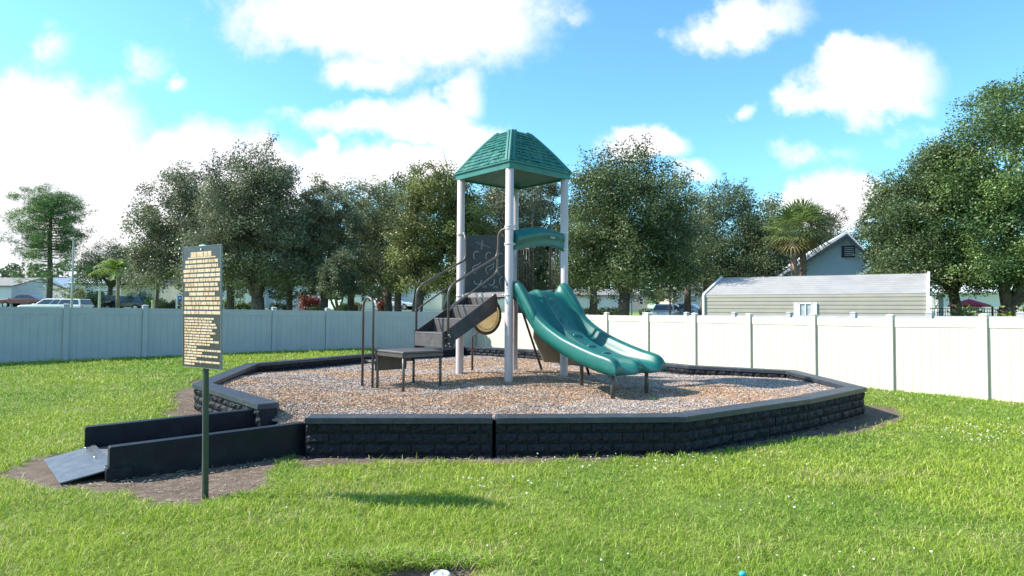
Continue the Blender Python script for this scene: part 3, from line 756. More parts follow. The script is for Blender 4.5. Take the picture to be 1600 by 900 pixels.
# ------------------------------------------------------------------ vinyl fences
def fence(label, P0, step, ks, m, H, topz, name='vinyl_fence', group=None, boards=True, inward=None):
    p = [Vector((P0[0] + step[0] * k, P0[1] + step[1] * k, 0)) for k in ks]
    root = thing(name, (p[0].x, p[0].y, 0), label, 'fence', group)
    t = (p[1] - p[0]).normalized(); Mz = Matrix.Rotation(math.atan2(t.y, t.x), 3, 'Z')
    for i, q in enumerate(p):
        zt = topz(ks[i]); lo = gz(q.x, q.y) - .3
        mb = MB().box((q.x, q.y, (zt + lo) / 2 + .0), (.127, .127, zt - lo), Mz, bev=.006)
        po = mb.build('fence_post', m, root)
        c = MB().box((q.x, q.y, zt + .010), (.145, .145, .022), Mz, bev=.006)
        h = .0725; pk = [Vector((q.x, q.y, zt + .021)) + Mz @ Vector((sx * h, sy * h, 0)) for sx, sy in ((-1, -1), (1, -1), (1, 1), (-1, 1))]
        pt = [Vector((q.x, q.y, zt + .045)) + Mz @ Vector((sx * h * .35, sy * h * .35, 0)) for sx, sy in ((-1, -1), (1, -1), (1, 1), (-1, 1))]
        c.add(pk + pt, [(0, 1, 5, 4), (1, 2, 6, 5), (2, 3, 7, 6), (3, 0, 4, 7), (4, 5, 6, 7)])
        c.build('post_cap', m, po)
        if i < len(p) - 1:
            q2 = p[i + 1]; z2 = topz(ks[i + 1]); a = q + t * .066; b = q2 - t * .066; L = (b - a).length; nrm = Mz @ Vector((0, -1, 0))
            mb = MB()
            def slab(f0, f1, zo0, zo1, th, ext=0):
                A = a.lerp(b, f0); B = a.lerp(b, f1); za = zt + (z2 - zt) * f0 - .05; zb = zt + (z2 - zt) * f1 - .05
                mb.prism([A + nrm * th / 2 + Vector((0, 0, za + zo0)), B + nrm * th / 2 + Vector((0, 0, zb + zo0)), B + nrm * th / 2 + Vector((0, 0, zb + zo1)), A + nrm * th / 2 + Vector((0, 0, za + zo1))], -nrm * th)
            slab(0, 1, -.17, 0, .050)
            slab(0, 1, -H - .1, -.175, .016)
            if boards:
                nb = max(1, round(L / .17)); g = .0036 / L
                for k in range(nb): slab(k / nb + g, (k + 1) / nb - g, -H - .1, -.172, .026)
            mb.build('fence_panel', m, root)
    return root
sR = (-.978, 1.278); sL = (1.296, 1.198)
kR = [-3, -2, -1, 0, 1, 2, 3, 4, 5, 6, 7, 8, 9, 10, 10.45]
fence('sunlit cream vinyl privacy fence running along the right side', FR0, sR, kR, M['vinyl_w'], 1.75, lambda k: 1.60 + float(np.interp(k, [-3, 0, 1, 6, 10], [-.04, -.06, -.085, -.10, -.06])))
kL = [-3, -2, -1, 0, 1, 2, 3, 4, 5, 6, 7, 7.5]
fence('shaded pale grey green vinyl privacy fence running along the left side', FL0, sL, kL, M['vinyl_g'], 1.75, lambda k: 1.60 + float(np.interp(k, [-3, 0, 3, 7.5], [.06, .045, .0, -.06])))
# the neighbour's fence just behind
nR = Vector((.79, .61, 0)) * 1.3
fence('grey vinyl fence of the neighbouring plot showing behind the cream one', (FR0[0] + nR.x + .3, FR0[1] + nR.y), sR, [-3, -2, -1, 0, 1, 2, 3, 4, 5, 6], M['vinyl_grey'], 1.75, lambda k: 1.60 + float(np.interp(k, [-3, 0, 6], [.0, -.02, -.09])), boards=False)

# ------------------------------------------------------------------ the play structure
TC = Vector((0, 11.83, 0)); E1 = Vector((-.743, -.669, 0)).normalized(); E2 = Vector((.669, -.743, 0)).normalized(); E2 = (E2 - E1 * E2.dot(E1)).normalized()
def T(p, q, z): return TC + E1 * p + E2 * q + Vector((0, 0, z))
MT = Matrix((E1, E2, Vector((0, 0, 1)))).transposed()
if MT.determinant() < 0: MT_ = MT
HS = .68; DZ = 1.91; PR = .071
ps = thing('play_structure', (0, 11.83, .35), 'playground tower with green hipped roof, double slide and brown stairs', 'playground')
posts = []
for (sp_, sq) in ((1, 1), (1, -1), (-1, 1), (-1, -1)):
    b = T(sp_ * HS, sq * HS, 0)
    mb = MB().lathe(b, [(PR, .2), (PR, 4.02), (PR * .5, 4.04)], 28)
    po = mb.build('post', M['post'], ps); posts.append(po)
    zs = [DZ - .06]
    if sp_ == 1: zs += [2.98]
    if sq == 1: zs += [2.72, 3.02]
    if sq == -1: zs += [3.0]
    for z in zs: cl = MB(); cl.lathe(b, [(PR, z - .022), (PR + .005, z - .020), (PR + .005, z + .020), (PR, z + .022)], 24); cl.box(b + (TC - b + Vector((0, 0, 0))).normalized() * 0 + Vector((0, 0, z)) + (E2 * (-sq) * (PR + .018)), (.035, .05, .05), MT, bev=.005); cl.build('post_clamp', M['clamp'], po)
b = T(HS, HS, 0)
mb = MB()
def wrap(mb, b, z0, z1, a0, a1, r):
    mb.grid([[b + Vector((r * math.cos(a), r * math.sin(a), z)) for a in np.linspace(a0, a1, 9)] for z in (z0, z1)])
wrap(mb, b, 1.86, 2.10, R(215), R(262), PR + .0015); wrap(mb, b, 1.70, 1.84, R(225), R(290), PR + .0015)
mb.build('sticker', M['sticker'], posts[0])
mb = MB(); wrap(mb, b, 2.01, 2.04, R(228), R(250), PR + .0028); wrap(mb, b, 1.952, 1.958, R(222), R(258), PR + .0028)
mb.build('sticker_print', M['signtick'], posts[0])

# deck and its frame
mb = MB().box(T(0, 0, DZ - .02), (2 * HS - .10, 2 * HS - .10, .04), MT, bev=.008)
deck = mb.build('deck', M['deck'], ps)
M['frame'] = mat('deck_frame_paint', (.26, .235, .24), .5, (.2, .18, .185), 8, dirt=((.12, .10, .09), 7, .5))
mb = MB()
for s_ in (-1, 1):
    mb.box(T(s_ * (HS - .03), 0, DZ - .055), (.03, 2 * HS - .16, .075), MT, bev=.004)
    mb.box(T(0, s_ * (HS - .03), DZ - .055), (2 * HS - .16, .03, .075), MT, bev=.004)
mb.build('deck_frame', M['frame'], deck)
for q in (-.42, -.1, .25, .5): MB().lathe(T(HS - .012, q, DZ - .055), [(.012, -.006), (.012, .006), (.001, .008)], 8).build('bolt', M['alu'], deck)

# roof: four curved tiled faces, raised hips, fascia
roof_root = MB()
EH = 1.085 / math.sqrt(2) * math.sqrt(2) / math.sqrt(2)      # half side of the eave
TH = .235; ZE, ZT = 4.135, 4.86
def rprof(f):                              # eave (0) to top (1), slightly bellied
    s_ = EH + (TH - EH) * f; z = ZE + (ZT - ZE) * (f + .16 * f * (1 - f)); return s_, z
def rpt(face, f, g, up=0.0):               # g in -1..1 along the face
    s_, z = rprof(f)
    nrm_o = .72; a = [E1, E2, -E1, -E2][face]; b_ = [E2, -E1, -E2, E1][face]
    return TC + a * (s_ + up * .75) + b_ * (g * s_) + Vector((0, 0, z + up * .7))
for face in range(4):
    roof_root.grid([[rpt(face, f, g) for g in np.linspace(-1, 1, 9)] for f in np.linspace(0, 1, 11)])
roof_root.add([T(a * TH, b_ * TH, ZT) for a, b_ in ((1, 1), (-1, 1), (-1, -1), (1, -1))], [(0, 1, 2, 3)])
roof_root.add([T(a * (EH - .03), b_ * (EH - .03), ZE - .10) for a, b_ in ((1, 1), (-1, 1), (-1, -1), (1, -1))] + [T(0, 0, ZE + .28)], [(0, 4, 1), (1, 4, 2), (2, 4, 3), (3, 4, 0)])
roof = roof_root.build('roof', M['roofg'], ps)
tl = MB(); rt = random.Random(12); NR = 11
for face in range(4):
    for i in range(NR):
        f0, f1 = i / NR + .004, (i + 1.12) / NR
        f1 = min(f1, 1.0); s_, _ = rprof(f0); wt_ = .150; nt_ = max(1, round(2 * s_ * .90 / wt_)); off = .5 * (i % 2)
        for k in range(-1, nt_ + 1):
            g0 = -.90 + 1.80 * (k + off) / nt_; g1 = g0 + 1.80 / nt_
            g0 = max(g0, -.91); g1 = min(g1, .91)
            if g1 - g0 < .03 / s_: continue
            gap = .006 / s_; u = .021 + rt.uniform(-.005, .006); tp = rt.uniform(-.014, .014)
            A = rpt(face, f0 + tp, g0 + gap, u); B = rpt(face, f0 + rt.uniform(-.014, .014), g1 - gap, u); Cc = rpt(face, f1, g1 - gap, .003); D = rpt(face, f1, g0 + gap, .003)
            A0 = rpt(face, f0, g0 + gap, 0); B0 = rpt(face, f0, g1 - gap, 0)
            D0 = rpt(face, f1, g0 + gap, -.004); C0 = rpt(face, f1, g1 - gap, -.004)
            tl.add([A, B, Cc, D, A0, B0, C0, D0], [(0, 1, 2, 3), (0, 4, 5, 1), (1, 5, 6, 2), (3, 7, 4, 0)])
tl.build('roof_tiles', M['roofg'], roof)
hp = MB()
for (face, nxt) in ((0, 1), (1, 2), (2, 3), (3, 0)):
    rows = []
    for f in np.linspace(-.015, 1, 14):
        s_, z = rprof(max(f, 0)); a = [E1, E2, -E1, -E2][face]; b_ = [E2, -E1, -E2, E1][face]; c = TC + a * s_ + b_ * s_ + Vector((0, 0, z)); dg = (a + b_).normalized(); w_ = .125
        if f < 0: c = c + dg * .012 - Vector((0, 0, .01))
        A = c - b_ * w_ + Vector((0, 0, .0)) ; B = c - a * w_
        A2 = c - b_ * w_ * .93 + dg * .022 + Vector((0, 0, .022)); B2 = c - a * w_ * .93 + dg * .022 + Vector((0, 0, .022))
        A3_ = c - b_ * w_ * .52 + dg * .022 + Vector((0, 0, .022)); B3_ = c - a * w_ * .52 + dg * .022 + Vector((0, 0, .022))
        A4 = c - b_ * w_ * .45 + dg * .005 + Vector((0, 0, .012)); B4 = c - a * w_ * .45 + dg * .005 + Vector((0, 0, .012))
        Mid = c + dg * .014 + Vector((0, 0, .018))
        rows.append([A, A2, A3_, A4, Mid, B4, B3_, B2, B])
    hp.grid(rows, smooth=False)
hp.build('roof_hip', M['roofg'], roof)
fs_ = MB()
for face in range(4):
    a = [E1, E2, -E1, -E2][face]; b_ = [E2, -E1, -E2, E1][face]
    s0 = EH - .012
    q = [TC + a * s0 - b_ * s0 + Vector((0, 0, ZE - .125)), TC + a * s0 + b_ * s0 + Vector((0, 0, ZE - .125)), TC + a * s0 + b_ * s0 + Vector((0, 0, ZE - .022)), TC + a * s0 - b_ * s0 + Vector((0, 0, ZE - .022))]
    s1 = s0 - .03; q2 = [TC + a * s1 - b_ * s1 + Vector((0, 0, ZE - .125)), TC + a * s1 + b_ * s1 + Vector((0, 0, ZE - .125)), TC + a * s1 + b_ * s1 + Vector((0, 0, ZE - .022)), TC + a * s1 - b_ * s1 + Vector((0, 0, ZE - .022))]
    fs_.add(q + q2, [(0, 1, 2, 3), (7, 6, 5, 4), (0, 4, 5, 1)])
    s0 = EH + .014; s1 = EH - .02
    q = [(s0, ZE - .024), (s0, ZE + .002), (s1, ZE + .012)]
    rows = [[TC + a * s_ + b_ * (g * s_) + Vector((0, 0, z)) for g in (-1, 1)] for s_, z in ([(s1, ZE - .024)] + q)]
    fs_.grid(rows, smooth=False)
fs_.build('fascia', M['roofg'], roof)

# stairs
st = MB(); SWd = .405
def riser(p, z0, z1, th=.012): st.box(T(p, 0, (z0 + z1) / 2), (th, 2 * SWd - .03, z1 - z0), MT)
steps = [(1.85, 1.22), (1.46, 1.45), (1.07, 1.68)]
for i, (p, z) in enumerate(steps):
    pe = steps[i + 1][0] if i < 2 else HS
    tr = MB().box(T((p + pe) / 2 , 0, z - .018), (p - pe + .02, 2 * SWd - .02, .036), MT, bev=.008)
    tr.build('step', M['deck'], ps)
    rz = MB().box(T(p + .004, 0, z - .135), (.014, 2 * SWd - .02, .20), MT, bev=.003)
    rz.build('riser', M['deck'], ps)
MB().box(T(HS + .012, 0, DZ - .16), (.014, 2 * SWd - .02, .14), MT, bev=.003).build('riser', M['deck'], ps)
for s_ in (-1, 1):
    q = s_ * SWd
    pts = [(1.862, .945), (1.862, 1.235), (1.80, 1.25), (.74, DZ - .03), (.715, DZ - .09), (.715, DZ - .33), (1.60, 1.10), (1.66, .945)]
    if s_ < 0: pts = pts
    MB().prism([T(p, q - .007, z) for p, z in pts], E2 * .014).build('stringer', M['panel'], ps)
for p, z in ((1.80, 1.14), (1.80, 1.02), (1.72, 1.16), (1.72, 1.0)): MB().tube([T(p, SWd + .004, z), T(p, SWd + .016, z)], .011, 8).build('bolt', M['alu'], ps)

# transfer platform with four legs, and the lower step with the loop handle
PZ = .946
tp_ = MB().box(T(2.22, 0, PZ - .02), (.76, .83, .04), MT, bev=.012).build('transfer_platform', M['deck'], ps)
mb = MB()
mb.box(T(2.595, 0, PZ - .065), (.012, .81, .05), MT); mb.box(T(2.22, .41, PZ - .065), (.74, .012, .05), MT); mb.box(T(2.22, -.41, PZ - .13), (.74, .012, .18), MT); mb.box(T(1.85, 0, PZ - .065), (.012, .81, .05), MT)
mb.build('platform_frame', M['brown'], tp_)
for p, q in ((2.57, .385), (2.57, -.385), (1.88, .385), (1.88, -.385)):
    MB().tube([T(p, q, .25), T(p, q, PZ - .045)], .0215, 12).build('leg', M['brown'], tp_)
ls = MB().box(T(2.28, -.62, .735), (.62, .36, .035), MT, bev=.010).build('lower_step', M['deck'], ps)
MB().box(T(2.28, -.455, .66), (.60, .012, .13), MT).build('skirt', M['brown'], ls)
lp = [T(2.64, -.42, .25), T(2.64, -.42, 1.62)] + arc(T(2.64, -.585, 1.62), .165, 0, 180, 12, E2, Vector((0, 0, 1)))[1:] + [T(2.64, -.75, .25)]
lh = MB().tube(lp, .0205, 12).build('loop_handle', M['brown'], ps)
for q in (-.42, -.75): MB().box(T(2.62, q, .735), (.06, .05, .045), MT, bev=.004).build('bracket', M['brown'], lh)

# handrails of the stairs
for s_ in (-1, 1):
    q = s_ * (SWd + .035)
    pb = 1.775 if s_ > 0 else 1.80
    path = smooth_path([T(pb, q, 1.03), T(pb, q, 1.90), T(pb - .10, q, 2.02), T(.77, q, 2.50), T(.735, q * 1.02, 2.60), T(.735, q * 1.05, 2.90), T(.705, q * 1.2, 2.98), T(.69, s_ * (HS - .06), 2.985)], 6, .10)
    hr = MB().tube(path, .0195, 12).build('handrail', M['brown'], ps)
    path = smooth_path([T(pb, q, 1.55), T(pb - .08, q, 1.64), T(.83, q, 2.18), T(.745, q, 2.26), T(.735, q, 2.40), T(.745, q, 2.51)], 6, .09)
    MB().tube(path, .0150, 10).build('mid_rail', M['brown'], hr)
    for z in (1.05, 1.19): MB().tube([T(pb, q - s_ * .035, z), T(pb, q + s_ * .032, z)], .013, 8).build('bolt', M['alu'], hr)

# tic-tac-toe style play panel on the far left side
q0 = -HS + .0
def PP(x, z, d=0.0): return T(-x, q0 + d, z)      # x grows to the viewer's right when seen from inside
mb = MB(); top = 3.03
pts = [(-.57, 1.93), (.57, 1.93), (.57, top - .05)] + [(.57 - 1.14 * k / 12, top - .05 + .055 * math.sin(math.pi * k / 12)) for k in range(1, 12)] + [(-.57, top - .05)]
mb.prism([PP(x, z, -.009) for x, z in pts], E2 * .018)
pan = mb.build('play_panel', M['panel'], ps)
mb = MB(); F0 = .0125
def pl_(pts, r=.008): mb.tube([PP(x, z, F0) for x, z in pts], r, 6)
def ar(cx, cz, rr, a0, a1): pl_([(cx + rr * math.cos(R(a0 + (a1 - a0) * k / 10)), cz + rr * math.sin(R(a0 + (a1 - a0) * k / 10))) for k in range(11)])
for cx in (-.30, .0, .30):
    ar(cx, 2.62, .085, 60, 230)
for cx in (-.30, .02, .32):
    ar(cx - .02, 2.36, .08, 130, 260); pl_([(cx - .07, 2.42), (cx + .02, 2.45), (cx + .10, 2.50)])
ar(-.28, 2.16, .09, 190, 365); ar(.05, 2.16, .09, 230, 380); ar(.36, 2.16, .09, 100, 230); pl_([(.12, 2.52), (.11, 2.42), (.02, 2.36)])
mb.build('groove', M['line'], pan)
mb = MB()
M['mark'] = mat('scuffed_mark', (.20, .185, .20), .7)
mb.prism([PP(x, z, .0093) for x, z in ((-.33, 2.89), (-.34, 2.87), (.03, 2.79), (.04, 2.81))], E2 * .0016)
mb.prism([PP(x, z, .0093) for x, z in ((-.19, 2.93), (-.15, 2.92), (-.17, 2.74), (-.21, 2.75))], E2 * .0022)
for cx in (-.10, .17):
    for dx_ in (-.03, .03): mb.prism([PP(cx + dx_ + .028 * math.cos(a), 2.01 + .03 * math.sin(a) + abs(dx_), .0093) for a in np.linspace(0, 5.5, 8)], E2 * .0016)
mb.build('faded_print', M['mark'], pan)
mb = MB()
for z in (1.95, 3.0):
    pass
mb.tube([PP(-.585, 1.93), PP(-.585, 2.98)], .012, 8); mb.tube([PP(.585, 1.93), PP(.585, 2.98)], .012, 8)
mb.build('panel_frame', M['clamp'], pan)

# wheel panel under the deck on the far left side, with its bent leg
wc = T(.02, -HS - .03, 1.49); ring = arc(wc, .35, 0, 360, 36, E1, Vector((0, 0, 1)))[:-1]
wh = MB().prism([p - E2 * .008 for p in arc(wc, .345, 0, 360, 36, E1, Vector((0, 0, 1)))[:-1]], E2 * .016).build('wheel_panel', M['wheelp'], ps)
MB().tube(ring, .030, 10, closed=True).build('ring', M['brown'], wh)
rg = MB(); rg.tube([p for p in arc(wc + E2 * .014, .275, 0, 360, 36, E1, Vector((0, 0, 1)))[:-1]], .008, 6, closed=True); rg.build('ring_line', M['clamp'], wh)
mb = MB()
mb.tube([wc + E2 * .005, wc + E2 * .06], [.045, .03], 14); mb.box(wc + E2 * .03 + Vector((.0, 0, .0)), (.13, .03, .03), MT, bev=.004)
mb.build('hub', M['brown'], wh)
mb = MB().tube(smooth_path([T(-.30, -HS - .03, 1.80), T(-.33, -HS - .03, 1.90)], 4), .02, 8); mb.tube(smooth_path([T(.20, -HS - .03, 1.79), T(.16, -HS - .03, 1.90)], 4), .02, 8)
mb.build('hanger', M['brown'], wh)
lg = [T(-.59, -1.9, .25), T(-.59, -1.9, 1.02)] + [T(-.59 + .25 * f, -1.9 + 1.05 * f, 1.02 + .30 * math.sin(f * math.pi / 2)) for f in np.linspace(.06, 1, 10)]
MB().tube(lg, .024, 12).build('bent_leg', M['brown'], ps)

# barrier bars and arch on the far right side, and the climbing wall going down from it
def BP(q, z, d=0.0): return T(-HS - d, q, z)
mb = MB()
for (a, b_) in ((-.585, -.25), (.30, .585)):
    mb2 = MB(); pth = smooth_path([BP(a, 1.97), BP(a, 2.80), BP(b_, 2.80), BP(b_, 1.97)], 5, .06)
    mb2.tube(pth + [pth[0]], .0135, 8)
    nq = 4
    for k in range(1, nq): q = a + (b_ - a) * k / nq; mb2.tube([BP(q, 1.97), BP(q, 2.80)], .0095, 8)
    mb2.build('bar_barrier', M['brown'], ps)
ac = [BP(-.22, 1.93, .05), BP(-.22, 3.46, .05)] + arc(BP(.03, 3.46, .05), .25, 180, 0, 14, E2, Vector((0, 0, 1)))[1:] + [BP(.28, 1.93, .05)]
MB().tube(ac, .0165, 12).build('entry_arch', M['brown'], ps)
rows = []
def cw(f): return (HS + .06 + 1.05 * f ** 1.15, 1.86 - 1.36 * f + .10 * math.sin(math.pi * f))
for f in np.linspace(0, 1, 14):
    p, z = cw(f); rows.append([T(-p, -.50 + 1.0 * g, z + .02 * math.sin(g * math.pi)) for g in np.linspace(0, 1, 7)])
cwm = MB().grid(rows); 
rows2 = [[v - Vector((0, 0, .05)) for v in r_] for r_ in rows]; cwm.grid(rows2)
for s_ in (0, -1): cwm.grid([[r_[s_] for r_ in rows], [r_[s_] for r_ in rows2]], smooth=False)
cwm.grid([rows[-1], rows2[-1]], smooth=False); cwm.grid([rows[0], rows2[0]], smooth=False)
cl_ = cwm.build('climbing_wall', M['beige'], ps)
MB().prism([T(-HS - .62, -.40, 1.30), T(-HS - .30, -.40, 1.60), T(-HS - .25, -.40, 1.05), T(-HS - .55, -.40, .55), T(-HS - 1.1, -.40, .50), T(-HS - 1.08, -.40, .62)], E2 * .03).build('side_panel', M['beige'], cl_)
for q in (-.66, .63):
    mb = MB(); mb.tube(smooth_path([T(-HS - .04, q, 1.90), T(-HS - .16, q, 1.66), T(-HS - .84, q, .18)], 5, .15), .024, 10); mb.build('side_rail', M['black'], cl_)
for f, g in ((.15, -.25), (.32, .2), (.5, -.2), (.66, .22), (.83, -.15)):
    p, z = cw(f); MB().lathe(T(-p, g, z + .01), [(.05, 0), (.045, .025), (.02, .04), (.001, .042)], 10).build('hand_hold', M['green'], cl_)

# wavy green hood bar over the slide mouth
rows = []
for g in np.linspace(-1, 1, 25):
    p = -g * (HS - .075); ztop = 2.98 + .08 * math.cos(g * 1.57) + .02 * g; zbot = 2.645 + .085 * math.cos(g * 1.57) + .03 * g + .02 * math.sin(g * 3.1)
    row = []
    for k in range(15):
        f = k / 14; z = ztop + (zbot - ztop) * f
        d = HS + .045 + .055 * math.sin(math.pi * f) + .035 * math.sin(2 * math.pi * (f - .18 * g) + g * 2.2) * math.sin(math.pi * f)
        row.append(T(p, d, z))
    rows.append(row)
hb = MB().grid(rows); back = [[T(-g * (HS - .075), HS + .015, rows[i][k].z) for k in (14, 0)] for i, g in enumerate(np.linspace(-1, 1, 25))]
hb.grid([[r_[14], b_[0]] for r_, b_ in zip(rows, back)], smooth=True); hb.grid([[r_[0], b_[1]] for r_, b_ in zip(rows, back)]); hb.grid(back)
for e in (0, -1): hb.add(rows[e] + [back[e][0], back[e][1]], [tuple(range(17))])
hood = hb.build('hood_panel', M['green'], ps)
mb = MB()
for k in range(6):
    mb.box(T(-.20 - k * .020, HS + .125, 2.895 - k * .001), (.012, .006, .022 if k % 2 else .030), MT, bev=.001)
mb.build('maker_plate', M['clamp'], hood)
mb = MB()
for s_ in (-1, 1):
    for z in (2.72, 3.02): MB().tube([T(s_ * (HS - .005), HS + .02, z), T(s_ * (HS - .09), HS + .06, z)], .022, 10).build('bracket', M['clamp'], hood)

# double slide ---------------------------------------------------------------
qs = np.array([.66, .74, .86, 1.00, 1.31, 1.75, 2.16, 2.55, 2.74, 2.86, 2.93])
rim = np.array([1.98, 2.06, 1.99, 1.82, 1.485, 1.225, 1.075, .965, .925, .880, .790])
bedz = np.array([1.90, 1.895, 1.86, 1.72, 1.34, 1.02, .86, .785, .765, .740, .690])
low = np.array([1.80, 1.78, 1.70, 1.52, 1.20, .965, .80, .70, .665, .65, .655])
from bisect import bisect
def cub(xs_, ys_, x):                # smooth interpolation (Catmull-Rom style Hermite)
    i = min(max(bisect(list(xs_), x) - 1, 0), len(xs_) - 2); x0, x1 = xs_[i], xs_[i + 1]; t = (x - x0) / (x1 - x0)
    m = lambda j: (ys_[min(j + 1, len(ys_) - 1)] - ys_[max(j - 1, 0)]) / (xs_[min(j + 1, len(xs_) - 1)] - xs_[max(j - 1, 0)])
    h = x1 - x0; return (2 * t ** 3 - 3 * t * t + 1) * ys_[i] + (t ** 3 - 2 * t * t + t) * h * m(i) + (-2 * t ** 3 + 3 * t * t) * ys_[i + 1] + (t ** 3 - t * t) * h * m(i + 1)
HW = .625
rows = []; rowsb = []
Q = np.concatenate([np.linspace(.66, 2.5, 50), np.linspace(2.52, 2.93, 22)])
for q in Q:
    zr, zb_, zl = cub(qs, rim, q), cub(qs, bedz, q), cub(qs, low, q)
    e = np.clip((q - 2.72) / .21, 0, 1); hump = (.105 if q > .9 else .02 + .085 * max(0, (q - .66) / .24)) * (1 - .75 * e) 
    hump += .0
    # cross-section, from the outer skirt over the rim, down into the lane and over the middle hump
    xr_ = .165 - .10 * float(S(q, 2.15, 2.75)); hump = (.095 if q > .9 else .02 + .075 * max(0, (q - .66) / .24)); xo = HW - .155; mid_ = (xo + xr_) / 2; hf_ = (xo - xr_) / 2; lane = []
    for tt in np.linspace(1, -1, 13): lane.append((mid_ + hf_ * tt, zb_ + ((zr - .03 - zb_) * tt ** 4 if tt > 0 else (hump) * tt ** 4)))
    half = [(HW, zl), (HW + .012, zl + (zr - zl) * .35), (HW + .006, zr - .055), (HW - .006, zr - .020), (HW - .035, zr - .002), (HW - .075, zr), (HW - .115, zr - .002), (HW - .14, zr - .012)] + lane + [(xr_ - .012, zb_ + hump + .008), (xr_ - .030, zb_ + hump), (xr_ * .5, zb_ + hump * .88), (0, zb_ + hump * .86)]
    if zr - zl < .2:
        half = [(x, max(z, zl + .0)) for x, z in half]
    fullr = half + [(-x, z) for x, z in half[:-1][::-1]]
    # the exit edge of each lane is rounded forward in the middle
    rows.append([T(x, q + (.05 * e * math.cos(min(abs(abs(x) - .27) / .20, 1) * math.pi / 2) if abs(x) > .08 else 0) - .03 * e * (abs(x) < .08), z) for x, z in fullr])
    rowsb.append([T(x, q - .01, z) for x, z in ((-(HW - .01), zl), (0, zl - .002), (HW - .01, zl))])
sm = MB().grid(rows); nC = len(rows[0])
under = [[T(x, q, (cub(qs, low, q) if abs(x) > HW - .09 else cub(qs, bedz, q) - .02) ) for x in (HW, HW - .05, HW - .10, HW - .14, 0.0, -(HW - .14), -(HW - .10), -(HW - .05), -HW)] for q in Q]
sm.grid(under); sm.grid([[r_[0] for r_ in rows], [u[0] for u in under]]); sm.grid([[r_[-1] for r_ in rows], [u[-1] for u in under]])
# lip closing the exit
lip = []
last = rows[-1]; zl = cub(qs, low, 2.93)
for f in np.linspace(0, 1, 5):
    lip.append([Vector((v.x, v.y, v.z + (zl - .005 - v.z) * f)) + E2 * (.018 * math.sin(f * math.pi)) - E2 * (.03 * f) for v in last])
sm.grid(lip)
sm.add(rows[0] + [T(-HW, .66, 1.80), T(HW, .66, 1.80)], [tuple(range(nC + 2))])
slide = sm.build('slide', M['green'], ps)
import bmesh
bm = bmesh.new(); bm.from_mesh(slide.data); bmesh.ops.remove_doubles(bm, verts=bm.verts, dist=.0015); bmesh.ops.recalc_face_normals(bm, faces=bm.faces); bm.to_mesh(slide.data); bm.free()
for s_ in (1, -1):                    # hoods: the high rolled cheeks at the top of each side
    rows3 = []
    for i, q in enumerate(np.linspace(.655, 1.25, 16)):
        zr = cub(qs, rim, q); zl = cub(qs, low, q); wv_ = .055 * math.sin(math.pi * min(1, (q - .655) / .595)) 
        prof = [(HW + .012, zl + (zr - zl) * .4), (HW + .030, zr - .08), (HW + .026, zr - .02 + wv_ * .5), (HW + .0, zr + .004 + wv_), (HW - .06, zr + .012 + wv_), (HW - .115, zr - .004 + wv_ * .6), (HW - .15, zr - .07)]
        if i in (0, 15): prof = [(HW - .06 + (x - HW + .06) * .8, min(z, zr - .01)) for x, z in prof]
        rows3.append([T(s_ * x, q, z) for x, z in prof])
    MB().grid(rows3).build('cheek', M['green'], slide)
M['green_dark'] = M['green']
for q in (1.05, 1.32, 1.62, 1.93, 2.24):
    zb_ = cub(qs, bedz, q) + .095 * .86; sl_ = (cub(qs, bedz, q + .05) - cub(qs, bedz, q - .05)) / .1
    rr = []
    for (f, hgt) in ((1.0, -.012), (.93, .010), (.75, .024), (.4, .028), (.01, .028)):
        rr.append([T(.095 * f * math.cos(a), q + .050 * f * math.sin(a), zb_ + hgt + sl_ * .050 * f * math.sin(a)) for a in np.linspace(0, 2 * math.pi, 21)[:-1]])
    MB().grid(rr, closed=True).build('foot_bump', M['green'], slide)
for p, q, z1, lean_ in ((.43, 2.72, .69, 0), (-.40, 2.72, .69, 0), (.0, 1.72, .99, 0)):
    MB().tube([T(p, q, .22), T(p, q, z1 + .06)], .033, 14).build('leg', M['brown'], slide)
mb = MB().tube([T(-.45, 2.72, .70), T(.46, 2.72, .70)], .022, 8); mb.build('cross_bar', M['brown'], slide)
for p in (-.45, .45): MB().tube([T(p, HS - .04, 1.84), T(p, HS + .05, 1.84)], .016, 8).build('bolt', M['alu'], slide)

# ------------------------------------------------------------------ trees
def leaf_cloud(cen, rad, cnt, lw, ll, rs_, flat=.8, tints=None):
    """diamond leaves round each centre"""
    n = int(cnt.sum()); ci = np.repeat(np.arange(len(cen)), cnt)
    g = rs_.randn(n, 3); g /= np.linalg.norm(g, axis=1)[:, None] + 1e-9; g *= (rs_.rand(n) ** .5)[:, None]; g[:, 2] *= flat
    P = cen[ci] + g * rad[ci][:, None]
    a = rs_.randn(n, 3); a[:, 2] *= .7; a /= np.linalg.norm(a, axis=1)[:, None]
    b = np.cross(a, rs_.randn(n, 3)); b /= np.linalg.norm(b, axis=1)[:, None]
    l = (ll * (.6 + .8 * rs_.rand(n)))[:, None] * .5; w = (lw * (.6 + .8 * rs_.rand(n)))[:, None] * .5
    V = np.stack([P - a * l, P - b * w + a * l * .1, P + a * l, P + b * w + a * l * .1], 1).reshape(-1, 3)
    return V, np.arange(n)[:, None] * 4 + np.array([[0, 1, 2, 3]]), tints[ci] * (.85 + 1.15 * rs_.rand(n))[:, None]
